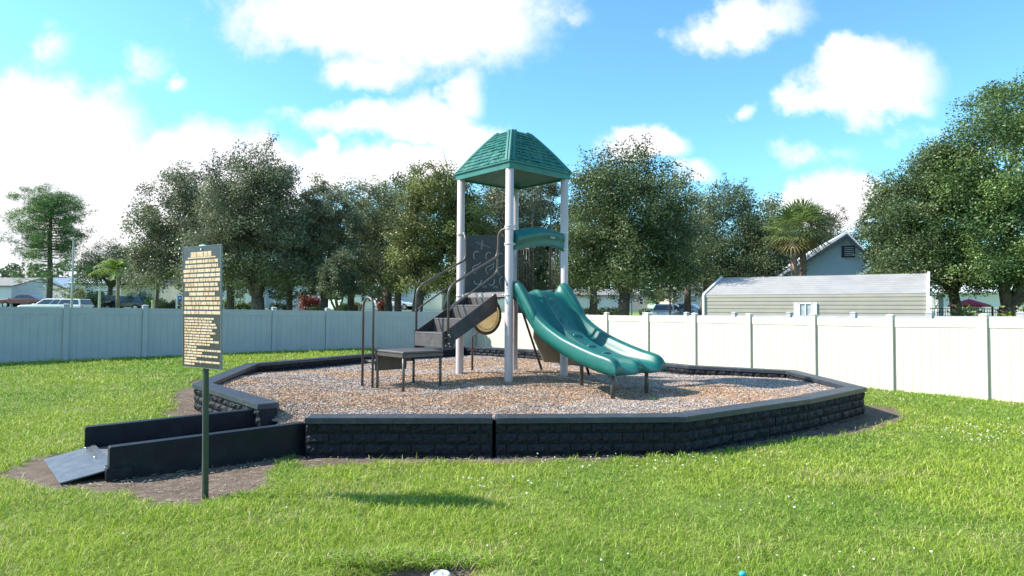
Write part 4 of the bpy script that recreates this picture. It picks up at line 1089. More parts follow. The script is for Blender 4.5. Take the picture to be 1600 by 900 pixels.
def tree(label, px, top, left, right, bottom, Y, base=(.052, .085, .030), var=(.10, .115, .035), seed=1, leaves=26000, name='oak_tree', trunk_px=None, trunk_r=None, lobes=9, group='broadleaf trees beyond the fences', fork=.28, gap=0.0, leafsize=.15, cl_r=.62, lean=None, sparse_top=0):
    leaves = int(leaves * 1.5); leafsize *= .80
    rs_ = np.random.RandomState(seed); rr = random.Random(seed)
    tx_ = at(trunk_px if trunk_px else px, 480, Y).x; bz = gz(tx_, Y); root = thing(name, (tx_, Y, bz), label, 'tree', group)
    e_ = (right - left) * .04; left, right = left - e_, right + e_; bottom = bottom + 1
    zt = at(px, top, Y).z; zb_ = at(px, bottom, Y).z; cx = at((left + right) / 2, 400, Y).x; rx = (right - left) / 2 / 1000 * Y; rz_ = (zt - zb_) / 2; cz = (zt + zb_) / 2
    ry = rx * .8
    # lobes: uneven outline
    L = [(cx, Y, cz - .08 * rz_, rx * .90, ry * .9, rz_ * .90), (cx - rx * .42, Y, cz - rz_ * .38, rx * .52, ry * .6, rz_ * .56), (cx + rx * .42, Y, cz - rz_ * .38, rx * .52, ry * .6, rz_ * .56)]
    for k in range(lobes):
        a = k / lobes * 6.283 + rr.uniform(-.3, .3); el = rr.uniform(-.75, 1.0); s_ = rr.uniform(.26, .46)
        L.append((cx + math.cos(a) * math.cos(el) * rx * (1 - s_), Y + math.sin(a) * math.cos(el) * ry * (1 - s_), cz + math.sin(el) * rz_ * (1 - s_), rx * s_, ry * s_, rz_ * s_ * 1.05))
    L.append((at(px, top, Y).x, Y, zt - rz_ * .38, rx * .40, ry * .4, rz_ * .38))
    ncl = max(60, int(leaves / 150)); per = [l[3] * l[5] for l in L]; cen = []
    for _ in range(ncl):
        l = rr.choices(L, per)[0]; v = rs_.randn(3); v /= np.linalg.norm(v); v = np.sign(v) * np.abs(v) ** .78; rad = rs_.rand() ** .33
        cen.append([l[0] + v[0] * l[3] * rad, l[1] + v[1] * l[4] * rad, l[2] + v[2] * l[5] * rad])
    for _ in range(ncl // 9):              # hanging skirt of lower foliage
        a = rs_.rand() * 6.283; q_ = rs_.uniform(.55, 1.0); cen.append([cx + math.cos(a) * rx * q_, Y + math.sin(a) * ry * q_, zb_ + rs_.uniform(.12, .45) * rz_])
    cen = np.array(cen); cen = cen[cen[:, 2] > zb_ - .2]
    if gap: cen = cen[fbm(cen[:, 0] * 1.0 + cen[:, 1] * .3, cen[:, 2] * 1.0, .55, seed % 11) > gap]
    rad = cl_r * (.55 + .8 * rs_.rand(len(cen))) * np.clip(rx / 3.2, .55, 1.25)
    tone = rs_.rand(len(cen)) ** 1.3
    base = np.array(base); var = np.array(var)
    tints = base * .78 * (1 - tone)[:, None] + var * 1.12 * tone[:, None]
    cnt = np.maximum(8, (leaves / len(cen) * (rad / rad.mean()) ** 2)).astype(int)
    V, F, tc2 = leaf_cloud(cen, rad, cnt, leafsize * .55, leafsize, rs_, .75, tints)
    # trunk and limbs
    tr = trunk_r or max(.12, rx * .075); mb = MB(); fh = bz + (zt - bz) * fork; lx = (lean or 0)
    base_p = Vector((tx_, Y, bz - .2)); fork_p = Vector((tx_ + (cx - tx_) * .25 + lx, Y + .1, fh))
    mb.tube([base_p, base_p + Vector((0, 0, .25)), base_p.lerp(fork_p, .55) + Vector((rr.uniform(-.1, .1), 0, 0)), fork_p], [tr * 1.55, tr * 1.15, tr, tr * .85], 10)
    nl = 7; tips = []
    order = np.argsort(-cen[:, 2])
    for k in range(nl):
        l = L[1 + k % (len(L) - 1)]; end = Vector((l[0], l[1], l[2] + l[5] * .3)); mid = fork_p.lerp(end, .5) + Vector((rr.uniform(-.4, .4), rr.uniform(-.3, .3), -.12 * (end - fork_p).length * rr.random()))
        m1 = fork_p.lerp(mid, .5) + Vector((rr.uniform(-.2, .2), 0, rr.uniform(-.1, .25)))
        pth = [fork_p - Vector((0, 0, .15)), m1, mid, mid.lerp(end, .55) + Vector((rr.uniform(-.3, .3), 0, .1)), end]
        mb.tube(pth, [tr * .62, tr * .48, tr * .34, tr * .2, tr * .06], 7); tips += [(m1, tr * .3), (mid, tr * .24), (pth[3], tr * .15)]
    nb_ = min(80, len(cen)); pick = rr.sample(range(len(cen)), nb_)
    for i in pick:
        c = Vector(cen[i]); tpt, w_ = min(tips, key=lambda t: (t[0] - c).length)
        m_ = tpt.lerp(c, .5) + Vector((rr.uniform(-.2, .2), rr.uniform(-.2, .2), rr.uniform(-.05, .3)))
        mb.tube([tpt, m_, c, c + (c - m_) * rr.uniform(.2, .7)], [w_ * .45, w_ * .28, .018, .006], 4, caps=False)
    if sparse_top:                     # thin twigs sticking out of the top
        tw = mb; cv = []
        for i in range(sparse_top):
            cand = [q for q in order if q in set(pick)]; j = cand[rr.randrange(max(5, len(cand) // 4))]; c = Vector(cen[j]); e = c + Vector((rr.uniform(-.8, .8), rr.uniform(-.4, .4), rr.uniform(.5, 1.3)))
            tw.tube([c, c.lerp(e, .5) + Vector((rr.uniform(-.1, .1), 0, 0)), e], [.018, .012, .005], 4, caps=False)
            for f in np.linspace(.4, 1, 4): cv.append(list(c.lerp(e, f)))
        cv = np.array(cv); V2, F2, t2 = leaf_cloud(cv, np.full(len(cv), .22), np.full(len(cv), 14), leafsize * .5, leafsize * .9, rs_, 1, np.tile(base, (len(cv), 1)))
        F2 = F2 + len(V); V = np.concatenate([V, V2]); F = np.concatenate([F, F2]); tc2 = np.concatenate([tc2, t2])
    mb.build('trunk', M['bark'], root)
    Mi = np.array(W[root].inverted()); V = V + Mi[:3, 3]
    link_mesh('crown', np_mesh('crown', V, [F], [tc2]), M['leaf'], root)
    return root
OD = (.084, .101, .062); OV = (.190, .202, .122)     # greyish live oak
tree('wide grey green oak whose crown starts left behind the notice board', 292, 262, 204, 362, 464, 37, OD, OV, 1, 34000, trunk_px=330)
tree('tall dark oak right of the notice board with a thick forked trunk', 405, 232, 296, 488, 456, 34, OD, OV, 2, 44000, trunk_px=405, trunk_r=.38, sparse_top=18, fork=.2)
tree('round topped oak between the dark oak and the open sky notch', 497, 274, 442, 562, 460, 36, OD, OV, 3, 22000, trunk_px=508, trunk_r=.26, fork=.22)
tree('pale grey green oak left of the stairs', 590, 270, 512, 672, 464, 39, (.085, .11, .062), (.22, .24, .12), 4, 26000, trunk_px=607)
tree('yellow green oak directly behind the stairs', 675, 246, 604, 768, 464, 33, (.085, .105, .038), (.195, .208, .07), 5, 38000, trunk_px=645, trunk_r=.28, sparse_top=12)
tree('oak filling the view between the tower posts', 772, 250, 705, 856, 472, 37, OD, OV, 6, 30000, trunk_px=690)
tree('dark oak seen through the right bay of the tower', 850, 268, 800, 905, 470, 39, (.030, .050, .022), OV, 7, 22000)
tree('large leafy oak rising behind the slide', 985, 232, 872, 1092, 455, 31, (.052, .086, .038), (.15, .178, .075), 8, 54000, trunk_px=975, trunk_r=.30, sparse_top=34, fork=.24)
tree('dense dark oak left of the fan palms', 1142, 284, 1060, 1236, 452, 38, (.052, .085, .045), (.135, .17, .08), 9, 36000, trunk_px=1089, trunk_r=.20, sparse_top=12)
tree('low spreading oak behind the fan palms', 1280, 325, 1195, 1356, 415, 50, (.04, .05, .028), (.11, .11, .055), 10, 14000, gap=.40, sparse_top=20)
tree('huge bright green oak cut off by the right edge of the photo', 1635, 108, 1470, 1800, 455, 25, (.050, .100, .036), (.145, .205, .062), 11, 90000, trunk_px=1557, trunk_r=.30, sparse_top=20, lobes=15, fork=.16, cl_r=.50, leafsize=.13, gap=.33)
tree('shorter oak leaning over the shed beside the huge oak', 1460, 222, 1362, 1575, 462, 27, (.050, .090, .036), (.145, .18, .075), 12, 52000, trunk_px=1500, trunk_r=.22, sparse_top=16, lobes=11, leafsize=.13)
tree('yellowing tree peeking out at the far left of the oak row', 243, 314, 215, 285, 440, 50, (.15, .14, .03), (.26, .23, .05), 13, 9000, name='maple_tree')
tree('dark bushy tree between the pine and the oak row', 172, 362, 126, 216, 452, 70, (.030, .055, .024), (.075, .11, .04), 14, 20000, name='broadleaf_tree')
tree('small pale leafed oak under the pale grey green oak', 527, 385, 500, 562, 466, 31, (.055, .075, .045), (.15, .17, .10), 15, 9000, trunk_px=527, trunk_r=.08, leafsize=.11)
tree('low green bush tree by the parked silver car', 1027, 442, 1006, 1054, 474, 62, (.045, .10, .02), (.12, .18, .04), 16, 3500, name='young_tree', trunk_r=.08)
tree('short tree showing under the huge oak crown', 1410, 330, 1365, 1450, 455, 31, (.034, .062, .026), (.09, .12, .05), 17, 14000, trunk_px=1420)
tree('hazy tree at the left edge of the photo below the pine', 0, 440, -70, 40, 472, 90, (.06, .09, .04), (.12, .15, .06), 18, 5000, name='broadleaf_tree', leafsize=.35)
tree('dark tree far behind between the stairs and the tower', 730, 330, 690, 800, 472, 52, (.03, .045, .022), OV, 19, 9000, leafsize=.22)
tree('far dark tree closing the gap behind the slide', 930, 330, 860, 1010, 470, 50, (.03, .045, .022), OV, 20, 9000, leafsize=.22, trunk_px=925)
for i, (px_, tp_2, l_, r_, lb_) in enumerate([(360, 300, 300, 420, 'far dark tree between the first two oaks of the row'), (452, 285, 410, 500, 'far dark tree between the dark oak and the round topped oak'), (548, 290, 500, 605, 'far dark tree in the notch left of the stairs'),
    (622, 272, 575, 680, 'far dark tree left of the yellow green oak'), (815, 285, 765, 870, 'far dark tree showing just right of the front tower post'), (1075, 305, 1020, 1130, 'far dark tree between the leafy oak and the dense dark oak'), (1205, 325, 1165, 1250, 'far dark tree left of the fan palms')]):
    tree(lb_, px_, tp_2 - 8, l_ - 12, r_ + 12, 472, 50 + (i % 3), (.07, .092, .055), (.175, .19, .10), 60 + i, 16000, leafsize=.22)
# far treeline that closes the view between the trunks
rs_ = np.random.RandomState(99); nC_ = 900; cx_ = rs_.uniform(-125, 125, nC_); cy_ = 118 + rs_.uniform(-6, 6, nC_); hh_ = 1.4 + (5.5 + 4.5 * fbm(cx_, cy_ * 0, .09, 3)) * rs_.rand(nC_) ** .7
cen_ = np.stack([cx_, cy_, hh_], -1); tt_ = np.array([.07, .10, .05]) * (.6 + .9 * rs_.rand(nC_))[:, None]
V_, F_, c_ = leaf_cloud(cen_, np.full(nC_, 1.5), np.full(nC_, 46), .45, .7, rs_, .8, tt_)
tag(link_mesh('far_woodland', np_mesh('far_woodland', V_, [F_], [c_]), M['leaf']), label='distant woodland line closing the view behind the white houses', cat='woodland', kind='stuff')
# the long low limb of the oak left of the stairs is a limb of that oak: leaning trunk
# pine ---------------------------------------------------------------------
def pine(label, px, top, left, right, bottom, Y, seed):
    rs_ = np.random.RandomState(seed); rr = random.Random(seed)
    x = at(px, 480, Y).x; bz = gz(x, Y); root = thing('pine_tree', (x, Y, bz), label, 'tree'); zt = at(px, top, Y).z; zb_ = at(px, bottom, Y).z; rx = (right - left) / 2000 * Y
    mb = MB(); mb.tube([(x, Y, bz - .2), (x + .05, Y, bz + 3), (x - .1, Y, bz + 7), (x + .05, Y, zt - .8)], [.26, .22, .16, .03], 10)
    cen = []; rad = []
    for k in range(84):
        f = ((k + .5) / 84) ** .8; z = zb_ + (zt - zb_) * f; a = k * 2.4 + rr.random(); prof = math.sqrt(max(0, 1 - abs((f - .58) / .46) ** 1.7)) if f > .58 else .50 + .50 * f / .58
        ln = rx * prof * rr.uniform(.5, .98); ln = max(ln, .4)
        if f < .38 and k % 2: continue
        if f < .35 and rr.random() < .35: ln *= 1.05
        s0 = Vector((x, Y, z - .3)); e = Vector((x + math.cos(a) * ln, Y + math.sin(a) * ln, z + .22 * ln * (f - .1)))
        m_ = s0.lerp(e, .5) + Vector((0, 0, -.10 * ln)); mb.tube([s0, m_, e], [.06, .035, .012], 5, caps=False)
        for g in ((.55, 1.0) if f > .3 else (1.0,)):
            c = s0.lerp(e, g) + Vector((0, 0, .08))
            for _ in range(3): cen.append([c.x + rr.uniform(-.55, .55), c.y + rr.uniform(-.5, .5), c.z + rr.uniform(-.45, .55)]); rad.append(rr.uniform(.5, .9))
    mb.build('trunk', M['bark'], root)
    cen = np.array(cen); rad = np.array(rad); tone = rs_.rand(len(cen)); t_ = np.array([.05, .11, .035]) * (1 - tone)[:, None] + np.array([.13, .21, .06]) * tone[:, None]
    V, F, c_ = leaf_cloud(cen, rad, np.full(len(cen), 80), .035, .34, rs_, .55, t_)
    Mi = np.array(W[root].inverted()); link_mesh('crown', np_mesh('crown', V + Mi[:3, 3], [F], [c_]), M['leaf'], root)
pine('tall open crowned pine standing at the left behind the white pickup', 76, 308, 12, 136, 450, 58, 5)

def fan_palm(label, px, cy, base_y, Y, rad, seed, group='fan palms behind the shed', n=46, tint=(.20, .27, .085)):
    rs_ = np.random.RandomState(seed); rr = random.Random(seed); x = at(px, 450, Y).x; c = at(px, cy, Y); bz = gz(x, Y); root = thing('fan_palm', (x, Y, bz), label, 'palm', group)
    mb = MB().tube([(x, Y, bz - .2), (x + .04, Y, bz + (c.z - bz) * .5), (c.x, Y, c.z - rad * .25)], [.17, .15, .16], 10)
    for k in range(26):                # boots of old leaf bases under the crown
        a = k * 2.4; z = c.z - rad * .28 - .045 * k * rad; mb.tube([(c.x + .12 * math.cos(a), Y + .12 * math.sin(a), z), (c.x + .30 * math.cos(a), Y + .30 * math.sin(a), z + .22)], [.035, .012], 4)
    mb.build('trunk', M['palmbark'], root)
    V = []; F = []; T_ = []
    for k in range(n):
        a = k * 2.39996 + rr.uniform(-.2, .2); el = R(80 - 125 * (k / n) + rr.uniform(-10, 10)); d_ = Vector((math.cos(a) * math.cos(el), math.sin(a) * math.cos(el), math.sin(el)))
        s_ = c + d_ * rad * .1; h_ = c + d_ * rad * rr.uniform(.42, .56); side = d_.cross(Vector((0, 0, 1))); side = side.normalized() if side.length > .05 else Vector((1, 0, 0)); upv = side.cross(d_)
        b0 = len(V); V += [s_ - side * .012, s_ + side * .012, h_]; F.append((b0, b0 + 1, b0 + 2)); col = np.array(tint) * rr.uniform(.6, 1.25) * (1 if k < n * .8 else .9)
        if k > n * .8: col = np.array([.24, .20, .08]) * rr.uniform(.7, 1.1)
        T_.append(col); fr = rad * rr.uniform(.45, .6)
        for j in range(17):
            b = R(-105 + 210 * j / 16); dd_ = (d_ * math.cos(b) + side * math.sin(b)).normalized(); tip = h_ + dd_ * fr * (1 - .18 * abs(b) / 1.8) + Vector((0, 0, -fr * .20 * rr.uniform(.6, 1.6))) + upv * .05 * math.sin(j * 2.6)
            wv2 = dd_.cross(upv).normalized() * .030; md = h_.lerp(tip, .55) + Vector((0, 0, fr * .07)); b0 = len(V); V += [h_, md - wv2, tip, md + wv2]; F.append((b0, b0 + 1, b0 + 2, b0 + 3)); T_.append(col * rr.uniform(.8, 1.2))
    Mi = W[root].inverted(); me = bpy.data.meshes.new('crown'); me.from_pydata([tuple(Mi @ v) for v in V], [], F); at_ = me.attributes.new('tint', 'FLOAT_COLOR', 'FACE')
    for i, cc in enumerate(T_): at_.data[i].color = (*cc, 1)
    link_mesh('crown', me, M['leaf'], root)
fan_palm('left of the two fan palms, its trunk in front of the white roof', 1240, 363, 440, 31.2, 1.75, 1)
fan_palm('right of the two fan palms, its trunk beside the slate blue gable', 1254, 358, 440, 32, 1.8, 2)
fan_palm('fan palm partly swallowed by the oak right of the slate blue gable', 1372, 345, 440, 31, 1.15, 3, tint=(.17, .22, .07))

def feather_palm(label, px, cy, Y, rad, seed):
    rr = random.Random(seed); x = at(px, 470, Y).x; c = at(px, cy, Y); bz = gz(x, Y); root = thing('feather_palm', (x, Y, bz), label, 'palm')
    MB().tube([(x, Y, bz - .2), (x, Y, bz + 1.5), (c.x, Y, c.z)], [.2, .14, .11], 10).build('trunk', M['palmbark'], root)
    V = []; F = []; T_ = []
    for k in range(20):
        a = k * 2.4; el = R(rr.uniform(8, 78)); L_ = rad * rr.uniform(.85, 1.15); pts = []
        for j in range(11):
            f = j / 10; r_ = L_ * f * math.cos(el) ; z = L_ * (f * math.sin(el) - .62 * f * f); pts.append(c + Vector((math.cos(a) * r_, math.sin(a) * r_, z)))
        col = np.array([.26, .36, .08]) * rr.uniform(.7, 1.3); sd_ = Vector((-math.sin(a), math.cos(a), 0))
        for j in range(1, 11):
            for h in (0, .5):
                p = pts[j - 1].lerp(pts[j], h); d_ = (pts[j] - pts[j - 1]).normalized()
                for s_ in (-1, 1):
                    tip = p + sd_ * s_ * rad * .30 * math.sin(math.pi * (.12 + .8 * j / 11)) + d_ * .12 + Vector((0, 0, -.16 * rr.uniform(.4, 1.8))); w_ = d_ * .045; b0 = len(V); V += [p - w_, p + w_, tip]; F.append((b0, b0 + 1, b0 + 2)); T_.append(col * rr.uniform(.8, 1.2))
    Mi = W[root].inverted(); me = bpy.data.meshes.new('crown'); me.from_pydata([tuple(Mi @ v) for v in V], [], F); at_ = me.attributes.new('tint', 'FLOAT_COLOR', 'FACE')
    for i, cc in enumerate(T_): at_.data[i].color = (*cc, 1)
    link_mesh('crown', me, M['leaf'], root)
feather_palm('bright green feather palm above the parked dark cars', 184, 422, 54, 2.5, 3)

# shrubs -----------------------------------------------------------------
def shrub(label, px, y0, y1, w, Y, col, seed, n=1500, group='garden shrubs in front of the white houses'):
    rs_ = np.random.RandomState(seed); a = at(px, y0, Y); b = at(px, y1, Y); x = a.x; bz = gz(x, Y); root = thing('shrub', (x, Y, bz), label, 'shrub', group)
    hw = w / 2000 * Y; top = a.z; cn = 26; cen = np.stack([x + (rs_.rand(cn) * 2 - 1) * hw, Y + (rs_.rand(cn) - .5) * 1.4, bz + (top - bz) * (.25 + .65 * rs_.rand(cn))], -1); rad = np.full(cn, max(.3, (top - bz) * .28))
    tt = np.array(col) * (.6 + .8 * rs_.rand(cn))[:, None]; V, F, c_ = leaf_cloud(cen, rad, np.full(cn, n // cn), .09, .17, rs_, .9, tt)
    Mi = np.array(W[root].inverted()); link_mesh('foliage', np_mesh('foliage', V + Mi[:3, 3], [F], [c_]), M['leaf'], root)
    mb = MB()
    for k in range(6): mb.tube([(x + hw * rs_.uniform(-.3, .3), Y, bz - .1), Vector(cen[k])], [.03, .01], 5)
    mb.build('stem', M['bark'], root)
for i, (px, y0, w, Y, col, lb) in enumerate([
    (118, 449, 40, 60, (.17, .18, .03), 'yellow green shrub behind the white pickup'), (150, 455, 24, 58, (.06, .09, .03), 'dark shrub right of the pine trunk'),
    (243, 467, 22, 58, (.16, .20, .04), 'small light green shrub left of the notice board'), (218, 455, 30, 60, (.05, .08, .03), 'dark shrub behind the navy van'),
    (265, 470, 26, 60, (.10, .10, .04), 'low brownish shrub left of the blue sign'), (355, 470, 40, 60, (.11, .14, .03), 'yellow green hedge clump right of the notice board'),
    (388, 472, 26, 60, (.07, .11, .03), 'green hedge clump left of the thick oak trunk'), (440, 474, 30, 62, (.03, .05, .025), 'dark hedge clump under the thick oak'),
    (478, 458, 14, 60, (.20, .05, .03), 'red leafed shrub behind the stop sign'), (490, 464, 16, 60, (.16, .03, .03), 'red shrub left of the leaning oak limb'),
    (555, 474, 12, 58, (.17, .12, .06), 'small brown shrub left of the loop handle'), (598, 466, 14, 60, (.14, .04, .03), 'dark red shrub right of the loop handle'),
    (497, 481, 24, 52, (.15, .19, .04), 'low light green mound behind the fence'), (540, 476, 12, 58, (.05, .08, .03), 'tiny dark shrub by the pale blue wall'),
    (912, 482, 40, 56, (.04, .065, .03), 'long dark hedge right of the slide top'), (955, 482, 38, 57, (.045, .07, .03), 'long dark hedge beyond the pale oak trunk'), (1012, 484, 22, 58, (.06, .09, .03), 'low hedge left of the silver car')]):
    shrub(lb, px, y0, 486, w, Y, col, 40 + i)
shrub('low leafy plants by the black pool fence', 1505, 482, 490, 14, 24, (.08, .11, .03), 77, 900, group='garden plants near the pool')
shrub('yellow green clipped plants at the right edge beyond the fence', 1592, 483, 492, 22, 24, (.18, .20, .04), 78, 900, group='garden plants near the pool')

# ------------------------------------------------------------------ houses
def house(label, p0, p1, depth, zw, zr, wallm, roofm, windows=(), doors=(), name='house', gable_front=False, over=.3, ridge_off=.5):
    """front wall from p0 to p1 (left to right), depth away from the viewer; windows = (x along, z, w, h)"""
    a = Vector((p0[0], p0[1], 0)); b = Vector((p1[0], p1[1], 0)); t = (b - a).normalized(); nb = Vector((-t.y, t.x, 0)); L = (b - a).length
    bz = min(gz(a.x, a.y), gz(b.x, b.y)); root = thing(name, (a.x, a.y, bz), label, 'house')
    Mz = Matrix.Rotation(math.atan2(t.y, t.x), 3, 'Z'); Z = Vector((0, 0, 1))
    w = MB()
    def Q(x, d, z): return a + t * x + nb * d + Z * z
    if gable_front:
        pk = L * ridge_off
        pts = [Q(0, 0, bz - .3), Q(L, 0, bz - .3), Q(L, 0, zw), Q(pk, 0, zr), Q(0, 0, zw)]; w.prism(pts, nb * depth)
        w.build('wall', wallm, root); sl0 = (zr - zw) / pk; sl1 = (zr - zw) / (L - pk); rf = MB()
        for (x0, x1, z0, z1) in ((pk, -over, zr, zw - sl0 * over), (pk, L + over, zr, zw - sl1 * over)):
            rf.prism([Q(x0, -over, z0 + .02), Q(x1, -over, z1 + .02), Q(x1, -over, z1 + .16), Q(x0, -over, z0 + .16)], nb * (depth + 2 * over))
        ro = rf.build('roof', roofm, root)
        fb = MB()
        for (x0, x1, z0, z1) in ((pk, -over, zr, zw - sl0 * over), (pk, L + over, zr, zw - sl1 * over)):
            fb.prism([Q(x0, -over - .03, z0 - .16), Q(x1, -over - .03, z1 - .16), Q(x1, -over - .03, z1 + .02), Q(x0, -over - .03, z0 + .02)], nb * .10)
        fb.build('rake_board', M['navy'] if wallm == M['house_s'] else M['white'], ro)
    else:
        w.prism([Q(0, 0, bz - .3), Q(0, depth, bz - .3), Q(0, depth, zw), Q(0, depth / 2, zr), Q(0, 0, zw)], t * L)
        w.build('wall', wallm, root); s_ = (zr - zw) / (depth / 2); rf = MB()
        rf.prism([Q(-over, -over, zw - s_ * over + .02), Q(-over, depth / 2, zr + .02), Q(-over, depth / 2, zr + .14), Q(-over, -over, zw - s_ * over + .14)], t * (L + 2 * over))
        rf.prism([Q(-over, depth + over, zw - s_ * over + .02), Q(-over, depth / 2, zr + .02), Q(-over, depth / 2, zr + .14), Q(-over, depth + over, zw - s_ * over + .14)], t * (L + 2 * over))
        rf.build('roof', roofm, root)
    for (x, z, ww, hh) in windows:
        f = MB()
        for (cx_, cz_, sw, sh) in ((x, z + hh / 2, ww + .14, .08), (x, z - hh / 2, ww + .14, .08), (x - ww / 2 - .03, z, .08, hh), (x + ww / 2 + .03, z, .08, hh), (x, z, ww, .04)): f.box(Q(cx_, -.03, cz_), (sw, .08, sh), Mz)
        fr = f.build('window', M['navy'] if wallm == M['house_s'] else M['white'], root)
        MB().box(Q(x, -.010, z), (ww, .03, hh), Mz).build('pane', M['glass'], fr)
    for (x, ww, hh) in doors:
        dr = MB().box(Q(x, -.03, bz + hh / 2), (ww, .06, hh), Mz, bev=.01).build('door', M['navy'], root); MB().box(Q(x + ww * .4, -.08, bz + 1), (.04, .06, .04), Mz).build('handle', M['alu'], dr)
    return root
def hx(px, Y): return (at(px, 480, Y).x, Y)
def zz(py, Y, px=800): return at(px, py, Y).z
house('blue grey house corner at the left edge of the photo', hx(-60, 70), hx(17, 70), 8, zz(452, 70), zz(438, 70), M['house_b'], M['roofd'], [(3, 3.0, 1, .9)])
house('pale blue mobile home behind the maroon car', hx(22, 84), hx(70, 84), 7, zz(447, 84), zz(438, 84), M['house_b'], M['roofd'], [(2, 3.3, 1, 1)])
house('white house gable behind the pine trunk', hx(60, 80), hx(98, 80), 8, zz(452, 80), zz(438, 80), M['house_w'], M['roofw'], [], gable_front=True)
house('long white house behind the feather palm', hx(108, 76), hx(196, 76), 8, zz(447, 76), zz(437, 76), M['house_b'], M['roofw'], [(1.5, 3.2, 1, .9), (5.2, 3.2, .7, .9)], [(3.6, .9, 2)])
house('cream house gable left of the notice board', hx(188, 74), hx(250, 74), 8, zz(446, 74), zz(430, 74), M['house_c'], M['roofd'], [(2.6, 3.1, .9, .8)], gable_front=True, ridge_off=.6)
house('white mobile home right of the notice board', hx(318, 74), hx(395, 74), 8, zz(448, 74), zz(438, 74), M['house_w'], M['roofw'], [(1.5, 3.2, 1.2, .8), (4.2, 3.2, .8, .8)], [(3.1, .9, 2)])
house('pale blue house behind the stop sign', hx(400, 78), hx(480, 78), 8, zz(446, 78), zz(437, 78), M['house_b'], M['roofd'], [(2, 3.2, 1, .9)])
house('white house with two narrow windows behind the loop handle', hx(534, 75), hx(588, 75), 8, zz(449, 75), zz(437, 75), M['house_w'], M['roofw'], [(2.6, 3.0, .6, 1.1), (3.4, 3.0, .6, 1.1)])
house('bright white house wall right of the loop handle', hx(590, 82), hx(690, 82), 8, zz(450, 82), zz(438, 82), M['house_w'], M['roofw'], [(5.6, 3.2, .8, .9)])
house('white house behind the yellow green oak trunk', hx(700, 80), hx(800, 80), 8, zz(452, 80), zz(440, 80), M['house_w'], M['roofd'], [(3, 3.2, 1, .9)])
house('long white house behind the top of the slide', hx(884, 72), hx(990, 72), 8, zz(462, 72, 930), zz(452, 72, 930), M['house_w'], M['roofd'], [(3.2, 2.6, 1.1, .6), (6.3, 2.6, .9, .6)])
house('white gabled house left of the low bush tree', hx(990, 76), hx(1012, 76), 8, zz(468, 76, 1000), zz(452, 76, 1000), M['house_w'], M['roofw'], [(.9, 2.7, .4, .7)], gable_front=True)
house('cream house behind the black lamp post', hx(1052, 70), hx(1100, 70), 8, zz(452, 70, 1070), zz(444, 70, 1070), M['house_c'], M['roofd'], [(2.2, 2.9, .7, .7)])
house('white pool house seen under the huge oak', hx(1456, 42), hx(1640, 40), 7, zz(458, 42, 1540), zz(446, 42, 1540), M['house_w'], M['roofw'], [(2.2, 2.0, .9, .7), (5.9, 2.0, .8, .7)])
# slate blue gable behind the shed
pA = at(1150, 480, 36); pB = at(1432, 480, 33.5)
sb_ = house('slate blue gabled house with white metal roof above the shed', (pA.x, pA.y), (pB.x, pB.y), 12, zz(478, 35, 1160), zz(367, 34.5, 1327), M['house_s'], M['roofw'], [(5.72, zz(393, 34.4, 1326), .50, .54)], gable_front=True, over=.35, ridge_off=.628)
mb = MB()
for k in range(5): p = at(1326.5, 387.2 + 2.9 * k, 34.25); mb.box((p.x, p.y - .02, p.z), (.46, .03, .05), Matrix.Rotation(math.atan2(pB.y - pA.y, pB.x - pA.x), 3, 'Z'))
mb.build('louvre', M['blind'], sb_)

# long putty coloured shed ------------------------------------------------
a = at(1099, 480, 27); b = at(1449, 480, 22.6); a.z = b.z = 0; t = (b - a).normalized(); nb = Vector((-t.y, t.x, 0)); L = (b - a).length
bz = gz(a.x, a.y); shed = thing('shed', (a.x, a.y, bz), 'long putty coloured metal shed with lapped siding and slanted roof beyond the cream fence', 'shed')
ZE_, ZR = 2.26, 3.09; D1 = 2.7; Z = Vector((0, 0, 1)); Mz = Matrix.Rotation(math.atan2(t.y, t.x), 3, 'Z')
def Q(x, d, z): return a + t * x + nb * d + Z * z
w = MB(); w.prism([Q(0, .02, bz - .2), Q(0, .02, ZE_), Q(0, D1, ZR - .03), Q(0, 2 * D1, ZE_), Q(0, 2 * D1, bz - .2)], t * L); w.build('wall', M['siding'], shed)
w = MB(); z = bz - .1
while z < ZE_ - .02:
    z2 = min(z + .145, ZE_ - .006); w.prism([Q(.02, 0, z), Q(.02, -.020, z), Q(.02, -.004, z2), Q(.02, 0, z2)], t * (L - .04)); z += .15
w.build('lap_siding', M['siding'], shed)
w = MB(); nrw = 9
for k in range(nrw):
    f0, f1 = k / nrw, (k + 1) / nrw; d0, d1 = D1 * f0, D1 * f1 - .004; h0, h1 = ZE_ + (ZR - ZE_) * f0, ZE_ + (ZR - ZE_) * f1
    w.prism([Q(-.02, d0, h0 + .004), Q(-.02, d0, h0 + .024), Q(-.02, d1, h1 + .008), Q(-.02, d1, h1 + .004)], t * (L + .04))
w.prism([Q(-.02, 2 * D1, ZE_), Q(-.02, D1, ZR + .01), Q(-.02, D1, ZR + .03), Q(-.02, 2 * D1 + .05, ZE_ + .02)], t * (L + .04))
ro = w.build('roof', M['shedroof'], shed)
w = MB()
for x in (-.03, L - .02):
    for pq in (((-.03, bz - .2), (-.03, ZE_ + .01)), ((-.03, ZE_ + .01), (D1, ZR + .04))):
        (d0, z0), (d1, z1) = pq; dirv = (nb * (d1 - d0) + Z * (z1 - z0)).normalized(); up_ = t.cross(dirv)
        w.prism([Q(x, d0, z0) - up_ * .03, Q(x, d0, z0) + up_ * .05, Q(x, d1, z1) + up_ * .05, Q(x, d1, z1) - up_ * .03], t * .09)
w.build('edge_trim', M['white'], shed)
